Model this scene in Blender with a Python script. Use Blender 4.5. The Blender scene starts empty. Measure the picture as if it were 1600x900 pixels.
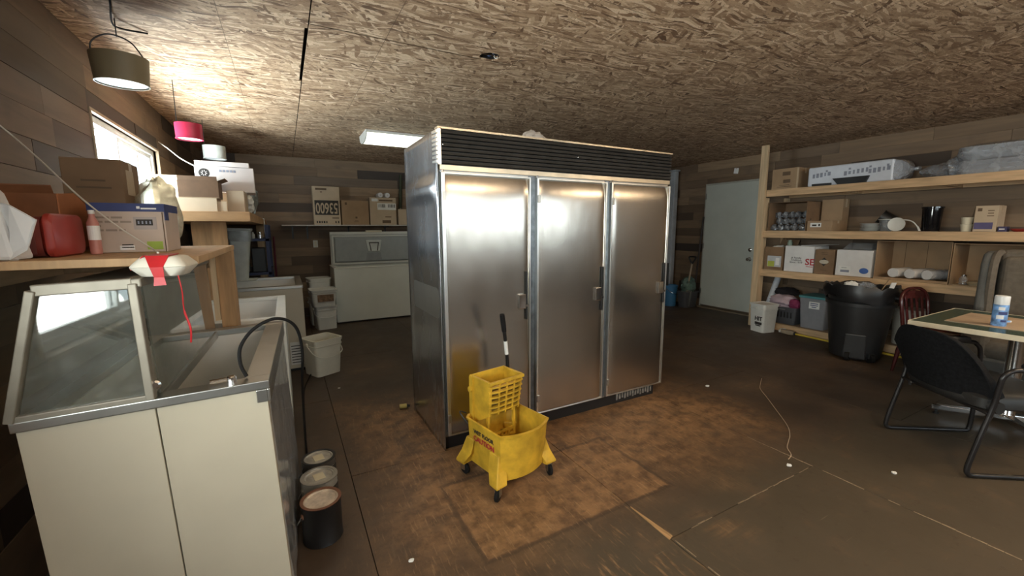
import bpy, bmesh, math, random
from mathutils import Vector, Matrix
rnd = random.Random(7)
scene = bpy.context.scene
COL = scene.collection
R = math.radians

# ------------------------------------------------------------------ camera
cam_d = bpy.data.cameras.new('camera'); cam = bpy.data.objects.new('camera', cam_d); COL.objects.link(cam)
cam_d.sensor_width = 36.0; cam_d.sensor_fit = 'HORIZONTAL'; cam_d.lens = 648.0 / 1600.0 * 36.0
cam_d.clip_start = 0.02; cam_d.clip_end = 200
YAW, PITCH, ROLL = R(28.54), R(8.22), R(-0.26)
fw = Vector((math.sin(YAW) * math.cos(PITCH), math.cos(YAW) * math.cos(PITCH), -math.sin(PITCH)))
rt = Vector((math.cos(YAW), -math.sin(YAW), 0)); up = rt.cross(fw)
rt2 = rt * math.cos(ROLL) + up * math.sin(ROLL); up2 = -rt * math.sin(ROLL) + up * math.cos(ROLL)
cam.matrix_world = Matrix(((rt2.x, up2.x, -fw.x, 0), (rt2.y, up2.y, -fw.y, 0), (rt2.z, up2.z, -fw.z, 1.42), (0, 0, 0, 1)))
scene.camera = cam

# ------------------------------------------------------------------ world, lights, exposure
world = bpy.data.worlds.new('sky'); scene.world = world; world.use_nodes = True
bg = world.node_tree.nodes['Background']; bg.inputs[0].default_value = (0.80, 0.90, 1.0, 1); bg.inputs[1].default_value = 3.0
scene.view_settings.view_transform = 'Standard'; scene.view_settings.look = 'None'
scene.view_settings.gamma = 1.0; scene.view_settings.use_curve_mapping = False
scene.view_settings.exposure = 0.90

def area(name, loc, rot, sx, sy, watt, col):
    l = bpy.data.lights.new(name, 'AREA'); l.shape = 'RECTANGLE'; l.size = sx; l.size_y = sy
    l.energy = watt; l.color = col
    o = bpy.data.objects.new(name, l); COL.objects.link(o); o.location = loc; o.rotation_euler = rot
    return o
# daylight standing in the window openings (left wall, left wall beside the camera, wall behind the camera)
area('window_daylight', (-1.26, 4.20, 1.66), (0, R(-115), 0), 0.46, 1.30, 78, (0.90, 0.95, 1.0))
area('window_daylight', (-1.42, 0.15, 1.42), (0, R(-115), 0), 1.1, 1.4, 70, (1.0, 0.96, 0.90))
for wx in (0.55, 2.85, 5.15): area('window_daylight', (wx, -3.90, 1.74), (R(112), 0, 0), 2.0, 0.72, 13, (0.92, 0.95, 1.0))

# ------------------------------------------------------------------ node material helpers
class NT:
    def __init__(s, name):
        s.m = bpy.data.materials.new(name); s.m.use_nodes = True; s.t = s.m.node_tree; s.n = s.t.nodes
        s.b = s.n['Principled BSDF']; s.out = s.n['Material Output']
    def node(s, ty, **k):
        n = s.n.new(ty)
        for a, v in k.items(): setattr(n, a, v)
        return n
    def link(s, a, b): s.t.links.new(a, b)
    def setin(s, sock, v):
        if hasattr(v, 'is_linked') or isinstance(v, bpy.types.NodeSocket): s.link(v, sock)
        else: sock.default_value = v
    def math(s, op, a, b=0.0, c=None, clamp=False):
        n = s.node('ShaderNodeMath', operation=op, use_clamp=clamp)
        s.setin(n.inputs[0], a); s.setin(n.inputs[1], b)
        if c is not None: s.setin(n.inputs[2], c)
        return n.outputs[0]
    def step(s, x, lo, hi):
        n = s.node('ShaderNodeMapRange', interpolation_type='SMOOTHSTEP'); s.setin(n.inputs[0], x)
        n.inputs[1].default_value = lo; n.inputs[2].default_value = hi; n.inputs[3].default_value = 0; n.inputs[4].default_value = 1
        return n.outputs[0]
    def mix(s, f, a, b):
        n = s.node('ShaderNodeMix', data_type='RGBA'); s.setin(n.inputs[0], f)
        s.setin(n.inputs[6], a if not isinstance(a, tuple) else (*a, 1)); s.setin(n.inputs[7], b if not isinstance(b, tuple) else (*b, 1))
        return n.outputs[2]
    def mapping(s, vec, scale=(1, 1, 1), rot=(0, 0, 0), loc=(0, 0, 0)):
        n = s.node('ShaderNodeMapping'); s.link(vec, n.inputs[0]); n.inputs['Scale'].default_value = scale
        n.inputs['Rotation'].default_value = rot; n.inputs['Location'].default_value = loc
        return n.outputs[0]
    def noise(s, vec, scale=5, detail=3, rough=0.55, dist=0.0):
        n = s.node('ShaderNodeTexNoise'); s.link(vec, n.inputs['Vector']); n.inputs['Scale'].default_value = scale
        n.inputs['Detail'].default_value = detail; n.inputs['Roughness'].default_value = rough; n.inputs['Distortion'].default_value = dist
        return n.outputs['Fac']
    def ramp(s, f, stops):
        n = s.node('ShaderNodeValToRGB'); s.link(f, n.inputs[0]); e = n.color_ramp.elements
        while len(e) < len(stops): e.new(0.5)
        for i, (p, c) in enumerate(stops): e[i].position = p; e[i].color = (*c, 1)
        return n.outputs[0]
    def objco(s): return s.node('ShaderNodeTexCoord').outputs['Object']
    def pos(s): return s.node('ShaderNodeNewGeometry').outputs['Position']
    def bump(s, h, strength=0.2, dist=0.01):
        n = s.node('ShaderNodeBump'); n.inputs['Strength'].default_value = strength; n.inputs['Distance'].default_value = dist
        s.link(h, n.inputs['Height']); s.link(n.outputs[0], s.b.inputs['Normal'])

MATS = {}
def M(name, col, rough=0.55, metal=0.0, var=0.12, scale=9.0, stretch=(1, 1, 1), bump=0.0, coat=0.0, spec=0.5, emit=None, estr=0.0, detail=3):
    if name in MATS: return MATS[name]
    t = NT(name); b = t.b
    v = t.mapping(t.objco(), scale=stretch); f = t.noise(v, scale, detail)
    lo = tuple(c * (1 - var) for c in col); hi = tuple(min(1, c * (1 + var)) for c in col)
    t.link(t.ramp(f, [(0.3, lo), (0.7, hi)]), b.inputs['Base Color'])
    b.inputs['Roughness'].default_value = rough; b.inputs['Metallic'].default_value = metal
    b.inputs['Specular IOR Level'].default_value = spec
    if coat: b.inputs['Coat Weight'].default_value = coat
    if bump: t.bump(f, bump, 0.01)
    if emit: b.inputs['Emission Color'].default_value = (*emit, 1); b.inputs['Emission Strength'].default_value = estr
    MATS[name] = t.m
    return t.m

def glass_mat(name, tint=(1, 1, 1), gloss=1.0, rough=0.02, haze=0.0, hazecol=(0.6, 0.62, 0.62), even=False):
    if name in MATS: return MATS[name]
    t = NT(name); t.n.remove(t.b)
    tr = t.node('ShaderNodeBsdfTransparent'); tr.inputs[0].default_value = (*tint, 1)
    gl = t.node('ShaderNodeBsdfGlossy'); gl.inputs['Roughness'].default_value = rough
    lw = t.node('ShaderNodeLayerWeight'); lw.inputs[0].default_value = 0.5
    fre = t.math('ADD', 0.04, t.math('MULTIPLY', t.math('POWER', lw.outputs['Facing'], 5.0), 0.96))
    mx = t.node('ShaderNodeMixShader'); t.link(t.math('MULTIPLY', fre, gloss, clamp=True), mx.inputs[0]); t.link(tr.outputs[0], mx.inputs[1]); t.link(gl.outputs[0], mx.inputs[2])
    last = mx.outputs[0]
    if haze:
        df = t.node('ShaderNodeBsdfDiffuse'); df.inputs[0].default_value = (*hazecol, 1)
        f = t.step(t.noise(t.objco(), 14, 4), 0.25, 0.8)
        m2 = t.node('ShaderNodeMixShader'); t.link((t.math('ADD', t.math('MULTIPLY', f, 0.06), haze) if even else t.math('MULTIPLY', t.math('ADD', f, 0.5), haze, clamp=True)), m2.inputs[0]); t.link(last, m2.inputs[1]); t.link(df.outputs[0], m2.inputs[2]); last = m2.outputs[0]
    t.link(last, t.out.inputs[0]); MATS[name] = t.m
    return t.m

def osb_mat():
    t = NT('osb_strand_board'); P = t.pos()
    warp = t.node('ShaderNodeTexNoise'); t.link(P, warp.inputs['Vector']); warp.inputs['Scale'].default_value = 1.6
    wv = t.node('ShaderNodeVectorMath', operation='SCALE'); t.link(warp.outputs['Color'], wv.inputs[0]); wv.inputs['Scale'].default_value = 0.30
    ad = t.node('ShaderNodeVectorMath', operation='ADD'); t.link(P, ad.inputs[0]); t.link(wv.outputs[0], ad.inputs[1])
    col = None; hgt = None
    lay = [(R(8), (8, 50), 0.0), (R(-38), (7.5, 40), 0.45), (R(44), (8, 46), 0.48), (R(95), (9, 44), 0.60), (R(-14), (7, 38), 0.50), (R(22), (8, 48), 0.55), (R(-62), (9, 48), 0.68), (R(3), (8, 60), 0.62)]
    for i, (a, sc, thr) in enumerate(lay):
        v = t.mapping(ad.outputs[0], rot=(0, 0, a)); v = t.mapping(v, scale=(sc[0], sc[1], 0.0), loc=(3.7 * i, 1.3 * i, 0))
        vo = t.node('ShaderNodeTexVoronoi', voronoi_dimensions='2D', feature='F1'); t.link(v, vo.inputs['Vector']); vo.inputs['Scale'].default_value = 1.0
        sp = t.node('ShaderNodeSeparateColor'); t.link(vo.outputs['Color'], sp.inputs[0])
        c = t.ramp(sp.outputs[0], [(0.0, (0.13, 0.066, 0.034)), (0.12, (0.27, 0.155, 0.085)), (0.38, (0.42, 0.268, 0.16)), (0.70, (0.57, 0.388, 0.24)), (1.0, (0.82, 0.62, 0.43))])
        if col is None: col = c; hgt = sp.outputs[0]
        else:
            m = t.math('GREATER_THAN', sp.outputs[1], thr)
            col = t.mix(m, col, c)
            n = t.node('ShaderNodeMix', data_type='FLOAT'); t.link(m, n.inputs[0]); t.link(hgt, n.inputs[2]); t.link(sp.outputs[2], n.inputs[3]); hgt = n.outputs[0]
    g = t.noise(t.mapping(P, scale=(60, 220, 1), rot=(0, 0, R(10))), 1.0, 2)
    col = t.mix(t.math('MULTIPLY', t.step(g, 0.60, 0.68), 0.62), col, (0.17, 0.095, 0.05))
    g2 = t.noise(t.mapping(P, scale=(26, 120, 1), rot=(0, 0, R(-24)), loc=(5, 9, 0)), 1.0, 2)
    col = t.mix(t.math('MULTIPLY', t.step(g2, 0.62, 0.67), 0.6), col, (0.80, 0.62, 0.44))
    g3 = t.noise(t.mapping(P, scale=(30, 110, 1), rot=(0, 0, R(36)), loc=(2, 4, 0)), 1.0, 2)
    col = t.mix(t.math('MULTIPLY', t.step(g3, 0.64, 0.68), 0.6), col, (0.14, 0.075, 0.04))
    big = t.noise(P, 0.9, 3)
    col = t.mix(t.math('MULTIPLY', t.step(big, 0.45, 0.75), 0.22), col, (0.30, 0.22, 0.15))
    t.link(col, t.b.inputs['Base Color']); t.b.inputs['Roughness'].default_value = 0.7
    t.bump(hgt, 0.8, 0.005)
    return t.m

def plank_mat(name, axis):
    t = NT(name); P = t.pos()
    oi = t.node('ShaderNodeObjectInfo')
    off = t.node('ShaderNodeCombineXYZ'); t.link(t.math('MULTIPLY', oi.outputs['Random'], 37.0), off.inputs[0]); t.link(t.math('MULTIPLY', oi.outputs['Random'], 53.0), off.inputs[1]); t.link(t.math('MULTIPLY', oi.outputs['Random'], 19.0), off.inputs[2])
    ad = t.node('ShaderNodeVectorMath', operation='ADD'); t.link(P, ad.inputs[0]); t.link(off.outputs[0], ad.inputs[1])
    st = (1.3, 14, 14) if axis == 'x' else (14, 1.3, 14)
    base = t.ramp(oi.outputs['Random'], [(0.0, (0.045, 0.032, 0.026)), (0.14, (0.085, 0.057, 0.038)), (0.32, (0.19, 0.122, 0.072)), (0.54, (0.27, 0.178, 0.105)), (0.74, (0.20, 0.136, 0.088)), (0.90, (0.36, 0.245, 0.147)), (1.0, (0.12, 0.087, 0.066))])
    g = t.noise(t.mapping(ad.outputs[0], scale=st), 1.0, 5, 0.6, 0.6)
    col = t.mix(t.step(g, 0.3, 0.72), (0.055, 0.038, 0.027), base)
    col = t.mix(0.35, base, col)
    patch = t.noise(ad.outputs[0], 2.3, 3)
    col = t.mix(t.math('MULTIPLY', t.step(patch, 0.55, 0.75), 0.45), col, (0.080, 0.056, 0.040))
    t.link(col, t.b.inputs['Base Color']); t.b.inputs['Roughness'].default_value = 0.62
    t.bump(g, 0.2, 0.004)
    return t.m

def rect_mask(t, px, py, x0, x1, y0, y1, soft, wob=None, wamp=0.0):
    dx = t.math('SUBTRACT', t.math('ABSOLUTE', t.math('SUBTRACT', px, (x0 + x1) / 2)), (x1 - x0) / 2)
    dy = t.math('SUBTRACT', t.math('ABSOLUTE', t.math('SUBTRACT', py, (y0 + y1) / 2)), (y1 - y0) / 2)
    d = t.math('MAXIMUM', dx, dy)
    if wob is not None: d = t.math('ADD', d, t.math('MULTIPLY', t.math('SUBTRACT', wob, 0.5), wamp))
    return d, t.math('SUBTRACT', 1.0, t.step(d, -soft, soft))

def floor_mat():
    t = NT('worn_painted_plywood'); P = t.pos()
    sx = t.node('ShaderNodeSeparateXYZ'); t.link(P, sx.inputs[0]); px, py = sx.outputs[0], sx.outputs[1]
    n1 = t.noise(P, 1.3, 5, 0.6); n2 = t.noise(P, 5.5, 5, 0.65); n3 = t.noise(t.mapping(P, scale=(3, 26, 1), rot=(0, 0, R(12))), 1.0, 4)
    n4 = t.noise(t.mapping(P, scale=(40, 7, 1), rot=(0, 0, R(-22))), 1.0, 4, 0.6)
    paint = t.mix(t.step(n1, 0.35, 0.68), (0.050, 0.033, 0.022), (0.088, 0.058, 0.037))
    _, olive = rect_mask(t, px, py, 1.0, 6.0, -3.0, 1.38, 0.22, n1, 0.8)
    paint = t.mix(t.math('MULTIPLY', olive, 0.85), paint, (0.078, 0.060, 0.039))
    paint = t.mix(t.math('MULTIPLY', t.step(n2, 0.52, 0.8), 0.5), paint, (0.15, 0.092, 0.054))
    blot = t.noise(P, 9.0, 6, 0.7)
    wood = t.mix(t.step(blot, 0.32, 0.66), (0.135, 0.070, 0.032), (0.38, 0.205, 0.092))
    wood = t.mix(t.math('MULTIPLY', t.step(n4, 0.60, 0.70), 0.5), wood, (0.42, 0.26, 0.135))
    wood = t.mix(t.math('MULTIPLY', t.step(n2, 0.5, 0.75), 0.75), wood, (0.125, 0.066, 0.034))
    # bare, walked-off wood in front of and beside the tall refrigerator, and in patches elsewhere
    _, w1 = rect_mask(t, px, py, 0.45, 2.95, 1.60, 3.3, 0.42, n1, 1.0)
    _, w2 = rect_mask(t, px, py, 0.66, 1.79, 1.45, 2.05, 0.02, n2, 0.06)
    _, w3 = rect_mask(t, px, py, 0.35, 1.5, 0.9, 1.5, 0.25, n1, 0.9)
    w = t.math('MAXIMUM', t.math('MULTIPLY', w1, t.math('ADD', 0.45, t.math('MULTIPLY', t.step(n2, 0.3, 0.6), 0.45))), t.math('MULTIPLY', w2, t.math('ADD', 0.55, t.math('MULTIPLY', n3, 0.4))))
    w = t.math('MAXIMUM', w, t.math('MULTIPLY', w3, t.math('MULTIPLY', t.step(n4, 0.5, 0.7), 0.6)))
    w = t.math('MAXIMUM', w, t.math('MULTIPLY', t.step(n1, 0.56, 0.72), t.math('MULTIPLY', t.step(n3, 0.40, 0.68), 0.42)))
    col = t.mix(w, paint, wood)
    # dark grime outline where a cabinet once stood
    d, _ = rect_mask(t, px, py, 0.66, 1.79, 1.45, 2.05, 0.02, n2, 0.05)
    ln = t.math('MULTIPLY', t.math('SUBTRACT', 1.0, t.step(t.math('ABSOLUTE', d), 0.004, 0.020)), t.math('ADD', 0.35, t.math('MULTIPLY', n1, 0.8)), clamp=True)
    col = t.mix(t.math('MULTIPLY', ln, 0.75), col, (0.035, 0.024, 0.018))
    fs = t.noise(t.mapping(P, scale=(90, 9, 1), rot=(0, 0, R(-30))), 1.0, 3)
    col = t.mix(t.math('MULTIPLY', t.math('MULTIPLY', t.step(fs, 0.58, 0.66), w), 0.55), col, (0.46, 0.28, 0.14))
    ds = t.noise(P, 16, 5, 0.7)
    col = t.mix(t.math('MULTIPLY', t.step(ds, 0.56, 0.70), 0.45), col, (0.045, 0.028, 0.018))
    sc = t.noise(t.mapping(P, scale=(3, 70, 1), rot=(0, 0, R(40))), 1.0, 2)
    col = t.mix(t.math('MULTIPLY', t.step(sc, 0.70, 0.78), 0.35), col, (0.26, 0.20, 0.14))
    sp = t.noise(P, 55, 2)
    col = t.mix(t.math('MULTIPLY', t.step(sp, 0.72, 0.8), 0.3), col, (0.28, 0.22, 0.16))
    t.link(col, t.b.inputs['Base Color'])
    t.link(t.math('ADD', 0.42, t.math('MULTIPLY', n2, 0.28)), t.b.inputs['Roughness'])
    t.bump(t.math('ADD', n2, t.math('MULTIPLY', n4, 0.5)), 0.14, 0.006)
    return t.m

def steel_mat(name, vertical=True, rough=0.24, col=(0.62, 0.60, 0.57), dent=0.06, smear=0.25):
    t = NT(name); O = t.objco()
    br = t.noise(t.mapping(O, scale=(260, 260, 3.0) if vertical else (3, 3, 260)), 1.0, 2)
    dn = t.noise(t.mapping(O, scale=(3.2, 3.2, 2.0)), 1.0, 2); sm = t.noise(t.mapping(O, scale=(4, 4, 1.4)), 1.3, 5, 0.6)
    t.link(t.mix(t.math('MULTIPLY', t.step(sm, 0.45, 0.8), smear), col, tuple(c * 0.66 for c in col)), t.b.inputs['Base Color'])
    t.b.inputs['Metallic'].default_value = 1.0
    t.link(t.math('ADD', rough - 0.05, t.math('ADD', t.math('MULTIPLY', br, 0.06), t.math('MULTIPLY', sm, 0.10))), t.b.inputs['Roughness'])
    b1 = t.node('ShaderNodeBump'); b1.inputs['Strength'].default_value = dent; b1.inputs['Distance'].default_value = 0.15; t.link(dn, b1.inputs['Height'])
    b2 = t.node('ShaderNodeBump'); b2.inputs['Strength'].default_value = 0.05; b2.inputs['Distance'].default_value = 0.002; t.link(br, b2.inputs['Height']); t.link(b1.outputs[0], b2.inputs['Normal'])
    t.link(b2.outputs[0], t.b.inputs['Normal']); MATS[name] = t.m
    return t.m

OSB = osb_mat(); PLX = plank_mat('reclaimed_plank_back', 'x'); PLY = plank_mat('reclaimed_plank_side', 'y'); FLOOR = floor_mat()
STEEL = steel_mat('stainless_door', True, 0.20, (0.52, 0.475, 0.42), dent=0.02); STEEL_SIDE = steel_mat('stainless_side', True, 0.23, (0.60, 0.62, 0.66), dent=0.04, smear=0.2)
CHROME = M('chrome', (0.75, 0.75, 0.76), 0.15, 1.0, 0.05); TRIM = M('bright_trim', (0.80, 0.79, 0.76), 0.3, 1.0, 0.06)
RIM = steel_mat('rim_steel', False, 0.32, (0.50, 0.49, 0.46), dent=0.05)
HOODF = M('hood_aluminium', (0.30, 0.27, 0.22), 0.5, 0.55, var=0.15)
DARKMETAL = M('dark_metal', (0.03, 0.03, 0.032), 0.4, 0.3)
BLACK = M('black_plastic', (0.012, 0.012, 0.013), 0.42); BLACKR = M('black_rubber', (0.010, 0.0095, 0.0095), 0.7, spec=0.2)
VOID = M('roof_void', (0.010, 0.008, 0.007), 0.9)
PINE = M('pine_lumber', (0.60, 0.40, 0.225), 0.6, var=0.22, scale=3.0, stretch=(9, 1, 9), bump=0.08)
PINEV = M('pine_stud', (0.60, 0.44, 0.27), 0.6, var=0.2, scale=3.0, stretch=(10, 10, 0.8), bump=0.08)
PLYW = M('shelf_plywood', (0.52, 0.33, 0.17), 0.6, var=0.2, scale=3.0, stretch=(8, 1.2, 1), bump=0.05)
WHITEP = M('white_plastic', (0.70, 0.70, 0.66), 0.42, var=0.05); CREAMP = M('cream_plastic', (0.70, 0.65, 0.50), 0.42, var=0.06)
WHITEE = M('white_enamel', (0.52, 0.465, 0.36), 0.38, var=0.05, scale=3); LINER = M('cabinet_liner', (0.76, 0.75, 0.72), 0.45, var=0.07, scale=4)
FREEZW = M('freezer_white', (0.66, 0.68, 0.64), 0.35, var=0.05, scale=3); LIDGREY = M('lid_liner_grey', (0.34, 0.37, 0.38), 0.45, var=0.06)
CARD = M('cardboard', (0.36, 0.24, 0.14), 0.8, var=0.10, scale=5); CARDD = M('cardboard_dark', (0.22, 0.135, 0.075), 0.8, var=0.14, scale=5)
CARDL = M('cardboard_light', (0.52, 0.41, 0.29), 0.8, var=0.08, scale=5); CARDW = M('white_carton', (0.74, 0.73, 0.72), 0.6, var=0.05)
CARDIN = M('cardboard_inside', (0.40, 0.30, 0.19), 0.85, var=0.1); TAPE = M('packing_tape', (0.50, 0.38, 0.25), 0.3)
INK = M('black_ink', (0.03, 0.026, 0.022), 0.7); BROWNINK = M('brown_ink', (0.13, 0.085, 0.05), 0.8); PAPER = M('label_paper', (0.80, 0.80, 0.78), 0.6, var=0.03)
RED = M('red_plastic', (0.33, 0.035, 0.025), 0.45, var=0.12); YELLOW = M('bucket_yellow', (0.60, 0.36, 0.03), 0.45, var=0.32, scale=9, detail=6, bump=0.03)
BLUEINK = M('blue_ink', (0.06, 0.14, 0.42), 0.6); REDINK = M('red_ink', (0.45, 0.03, 0.04), 0.6); LIME = M('lime_label', (0.33, 0.45, 0.06), 0.6); NAVY = M('navy_print', (0.035, 0.05, 0.17), 0.55)
SHEER = glass_mat('clear_plastic', (0.93, 0.95, 0.96), 1.6, 0.12, 0.22, (0.55, 0.58, 0.62)); GLASS = glass_mat('window_glass', (0.94, 0.98, 0.97), 1.0, 0.01)
HOODG = glass_mat('hood_glass', (0.86, 0.89, 0.86), 2.2, 0.03, 0.10, (0.45, 0.47, 0.45)); BUBBLE = glass_mat('wrap_film', (0.90, 0.92, 0.95), 2.6, 0.16, 0.30, (0.60, 0.64, 0.70))

# ------------------------------------------------------------------ mesh builder
class MB:
    """collects shapes; o = offset subtracted from every vertex (lets axis-aligned things be written in room coordinates)"""
    def __init__(s, o=(0, 0, 0)):
        s.v = []; s.f = []; s.o = Vector(o)
    def add(s, vs, fs, M4=None):
        k = len(s.v)
        for p in vs:
            p = Vector(p)
            if M4 is not None: p = M4 @ p
            s.v.append(p - s.o)
        s.f += [tuple(i + k for i in f) for f in fs]
        return s
    def box(s, a, b, M4=None):
        x0, y0, z0 = a; x1, y1, z1 = b
        vs = [(x0, y0, z0), (x1, y0, z0), (x1, y1, z0), (x0, y1, z0), (x0, y0, z1), (x1, y0, z1), (x1, y1, z1), (x0, y1, z1)]
        return s.add(vs, [(0, 3, 2, 1), (4, 5, 6, 7), (0, 1, 5, 4), (1, 2, 6, 5), (2, 3, 7, 6), (3, 0, 4, 7)], M4)
    def frus(s, a0, b0, z0, a1, b1, z1, M4=None):
        """box whose bottom rect is a0-b0 and top rect a1-b1"""
        vs = [(a0[0], a0[1], z0), (b0[0], a0[1], z0), (b0[0], b0[1], z0), (a0[0], b0[1], z0), (a1[0], a1[1], z1), (b1[0], a1[1], z1), (b1[0], b1[1], z1), (a1[0], b1[1], z1)]
        return s.add(vs, [(0, 3, 2, 1), (4, 5, 6, 7), (0, 1, 5, 4), (1, 2, 6, 5), (2, 3, 7, 6), (3, 0, 4, 7)], M4)
    def loft(s, rings, close0=True, close1=True, M4=None):
        n = len(rings[0]); vs = [p for r in rings for p in r]; fs = []
        for i in range(len(rings) - 1):
            for j in range(n):
                k = (j + 1) % n
                fs.append((i * n + j, i * n + k, (i + 1) * n + k, (i + 1) * n + j))
        if close0: fs.append(tuple(range(n - 1, -1, -1)))
        if close1: fs.append(tuple((len(rings) - 1) * n + j for j in range(n)))
        return s.add(vs, fs, M4)
    def lathe(s, prof, c=(0, 0, 0), n=24, M4=None, sx=1.0, sy=1.0, close0=True, close1=True):
        rings = [[(c[0] + r * math.cos(2 * math.pi * j / n) * sx, c[1] + r * math.sin(2 * math.pi * j / n) * sy, c[2] + z) for j in range(n)] for r, z in prof]
        return s.loft(rings, close0, close1, M4)
    def tube(s, pts, r, n=8, cap=True, M4=None):
        pts = [Vector(p) for p in pts]; rings = []; prev = None
        for i, p in enumerate(pts):
            d = (pts[min(i + 1, len(pts) - 1)] - pts[max(i - 1, 0)]).normalized()
            if prev is None:
                a = Vector((0, 0, 1)) if abs(d.z) < 0.9 else Vector((1, 0, 0)); u = d.cross(a).normalized()
            else: u = (prev - d * prev.dot(d)).normalized()
            w = d.cross(u); prev = u
            rr = r[i] if isinstance(r, (list, tuple)) else r
            rings.append([p + (u * math.cos(2 * math.pi * j / n) + w * math.sin(2 * math.pi * j / n)) * rr for j in range(n)])
        return s.loft(rings, cap, cap, M4)
    def prism(s, poly, h0, h1, axis='z', M4=None):
        def P(p, h): return {'z': (p[0], p[1], h), 'y': (p[0], h, p[1]), 'x': (h, p[0], p[1])}[axis]
        return s.loft([[P(p, h0) for p in poly], [P(p, h1) for p in poly]], True, True, M4)
    def bar(s, p, q, w, h, M4=None):
        p, q = Vector(p), Vector(q); d = (q - p).normalized(); a = Vector((0, 0, 1)) if abs(d.z) < 0.95 else Vector((0, 1, 0))
        u = d.cross(a).normalized() * w / 2; v = u.cross(d).normalized() * h / 2
        return s.loft([[e - u - v, e + u - v, e + u + v, e - u + v] for e in (p, q)], True, True, M4)
    def mesh(s, name):
        me = bpy.data.meshes.new(name); me.from_pydata([tuple(v) for v in s.v], [], s.f); me.update()
        bm = bmesh.new(); bm.from_mesh(me); bmesh.ops.recalc_face_normals(bm, faces=bm.faces); bm.to_mesh(me); bm.free()
        return me

def obj(name, mb, mat, parent=None, smooth=False, bevel=0.0, seg=2, solid=0.0, sub=0):
    me = mb if isinstance(mb, bpy.types.Mesh) else mb.mesh(name)
    o = bpy.data.objects.new(name, me); COL.objects.link(o)
    if mat is not None and not me.materials: me.materials.append(mat)
    if parent is not None: o.parent = parent
    if solid: m = o.modifiers.new('thick', 'SOLIDIFY'); m.thickness = solid; m.offset = 0
    if bevel: m = o.modifiers.new('bevel', 'BEVEL'); m.width = bevel; m.segments = seg; m.limit_method = 'ANGLE'; m.angle_limit = R(40)
    if sub: m = o.modifiers.new('sub', 'SUBSURF'); m.levels = sub; m.render_levels = sub
    if smooth:
        for p in me.polygons: p.use_smooth = True
        try: me.set_sharp_from_angle(angle=R(42))
        except Exception: pass
    return o

def tag(o, label, cat, group=None):
    o['label'] = label; o['category'] = cat
    if group: o['group'] = group
    return o
def thing(name, label, cat, loc=(0, 0, 0), rot=(0, 0, 0), group=None):
    o = bpy.data.objects.new(name, None); COL.objects.link(o); o.empty_display_size = 0.1
    o.location = loc; o.rotation_euler = rot
    return tag(o, label, cat, group)
def struct(name, mb, mat, label=None, **k):
    o = obj(name, mb, mat, **k); o['kind'] = 'structure'
    if label: o['label'] = label
    return o
def L(t): return tuple(t.location)
def text(s, size, loc, rot, mat, parent, name='lettering', ext=0.0006, align='CENTER', bold=0.0, sx=1.0):
    cu = bpy.data.curves.new(name, 'FONT'); cu.body = s; cu.size = size; cu.extrude = ext; cu.offset = bold
    cu.align_x = align; cu.align_y = 'CENTER'; cu.resolution_u = 3
    tmp = bpy.data.objects.new(name, cu); COL.objects.link(tmp)
    bpy.context.view_layer.update()
    me = bpy.data.meshes.new_from_object(tmp.evaluated_get(bpy.context.evaluated_depsgraph_get()))
    bpy.data.objects.remove(tmp); bpy.data.curves.remove(cu)
    M4 = Matrix.Translation(loc) @ Matrix.Rotation(rot[2], 4, 'Z') @ Matrix.Rotation(rot[1], 4, 'Y') @ Matrix.Rotation(rot[0], 4, 'X') @ Matrix.Diagonal((sx, 1, 1, 1))
    me.transform(M4); me.materials.clear()
    return obj(name, me, mat, parent)
RX = (R(90), 0, 0); RNX = (R(90), 0, R(-90)); RPX = (R(90), 0, R(90))   # lettering facing -y, -x, +x
def rsq(w, d, r, n=5, cx=0, cy=0):
    """rounded rectangle outline"""
    out = []
    for sx, sy, a0 in ((1, 1, 0), (-1, 1, 90), (-1, -1, 180), (1, -1, 270)):
        for i in range(n):
            a = R(a0 + 90 * i / (n - 1)); out.append((cx + sx * (w / 2 - r) + r * math.cos(a), cy + sy * (d / 2 - r) + r * math.sin(a)))
    return out
def spline(pts, n=8):
    pts = [Vector(p) for p in pts]; out = []
    for i in range(len(pts) - 1):
        p0 = pts[max(i - 1, 0)]; p1 = pts[i]; p2 = pts[i + 1]; p3 = pts[min(i + 2, len(pts) - 1)]
        for k in range(n):
            t = k / n
            out.append(0.5 * ((2 * p1) + (p2 - p0) * t + (2 * p0 - 5 * p1 + 4 * p2 - p3) * t * t + (3 * p1 - p0 - 3 * p2 + p3) * t ** 3))
    out.append(pts[-1]); return out
def blob(c, rx, ry, rz, seed, amp=0.25, nu=22, nv=14, flat=True, pw=1.0):
    """crumpled closed lump standing on its base"""
    r = random.Random(seed); ph = [(r.uniform(-3, 3), r.uniform(-3, 3), r.uniform(-3, 3), r.uniform(0, 6)) for _ in range(9)]
    rings = []
    for i in range(nv + 1):
        th = math.pi * i / nv; ring = []
        for j in range(nu):
            a = 2 * math.pi * j / nu; d = Vector((math.sin(th) * math.cos(a), math.sin(th) * math.sin(a), -math.cos(th)))
            k = sum(abs(math.sin(d.x * q[0] * 2 + d.y * q[1] * 2 + d.z * q[2] * 2 + q[3])) for q in ph) / 9 - 0.6
            m = 1 + amp * 1.8 * k + r.uniform(-1, 1) * amp * 0.18
            z = d.z * rz * m
            if flat: z = max(z, -rz * 0.92)
            ring.append((c[0] + d.x * rx * m, c[1] + d.y * ry * m, c[2] + rz * 0.92 + z))
        rings.append(ring)
    mb = MB(); mb.loft(rings, True, True); return mb

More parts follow.
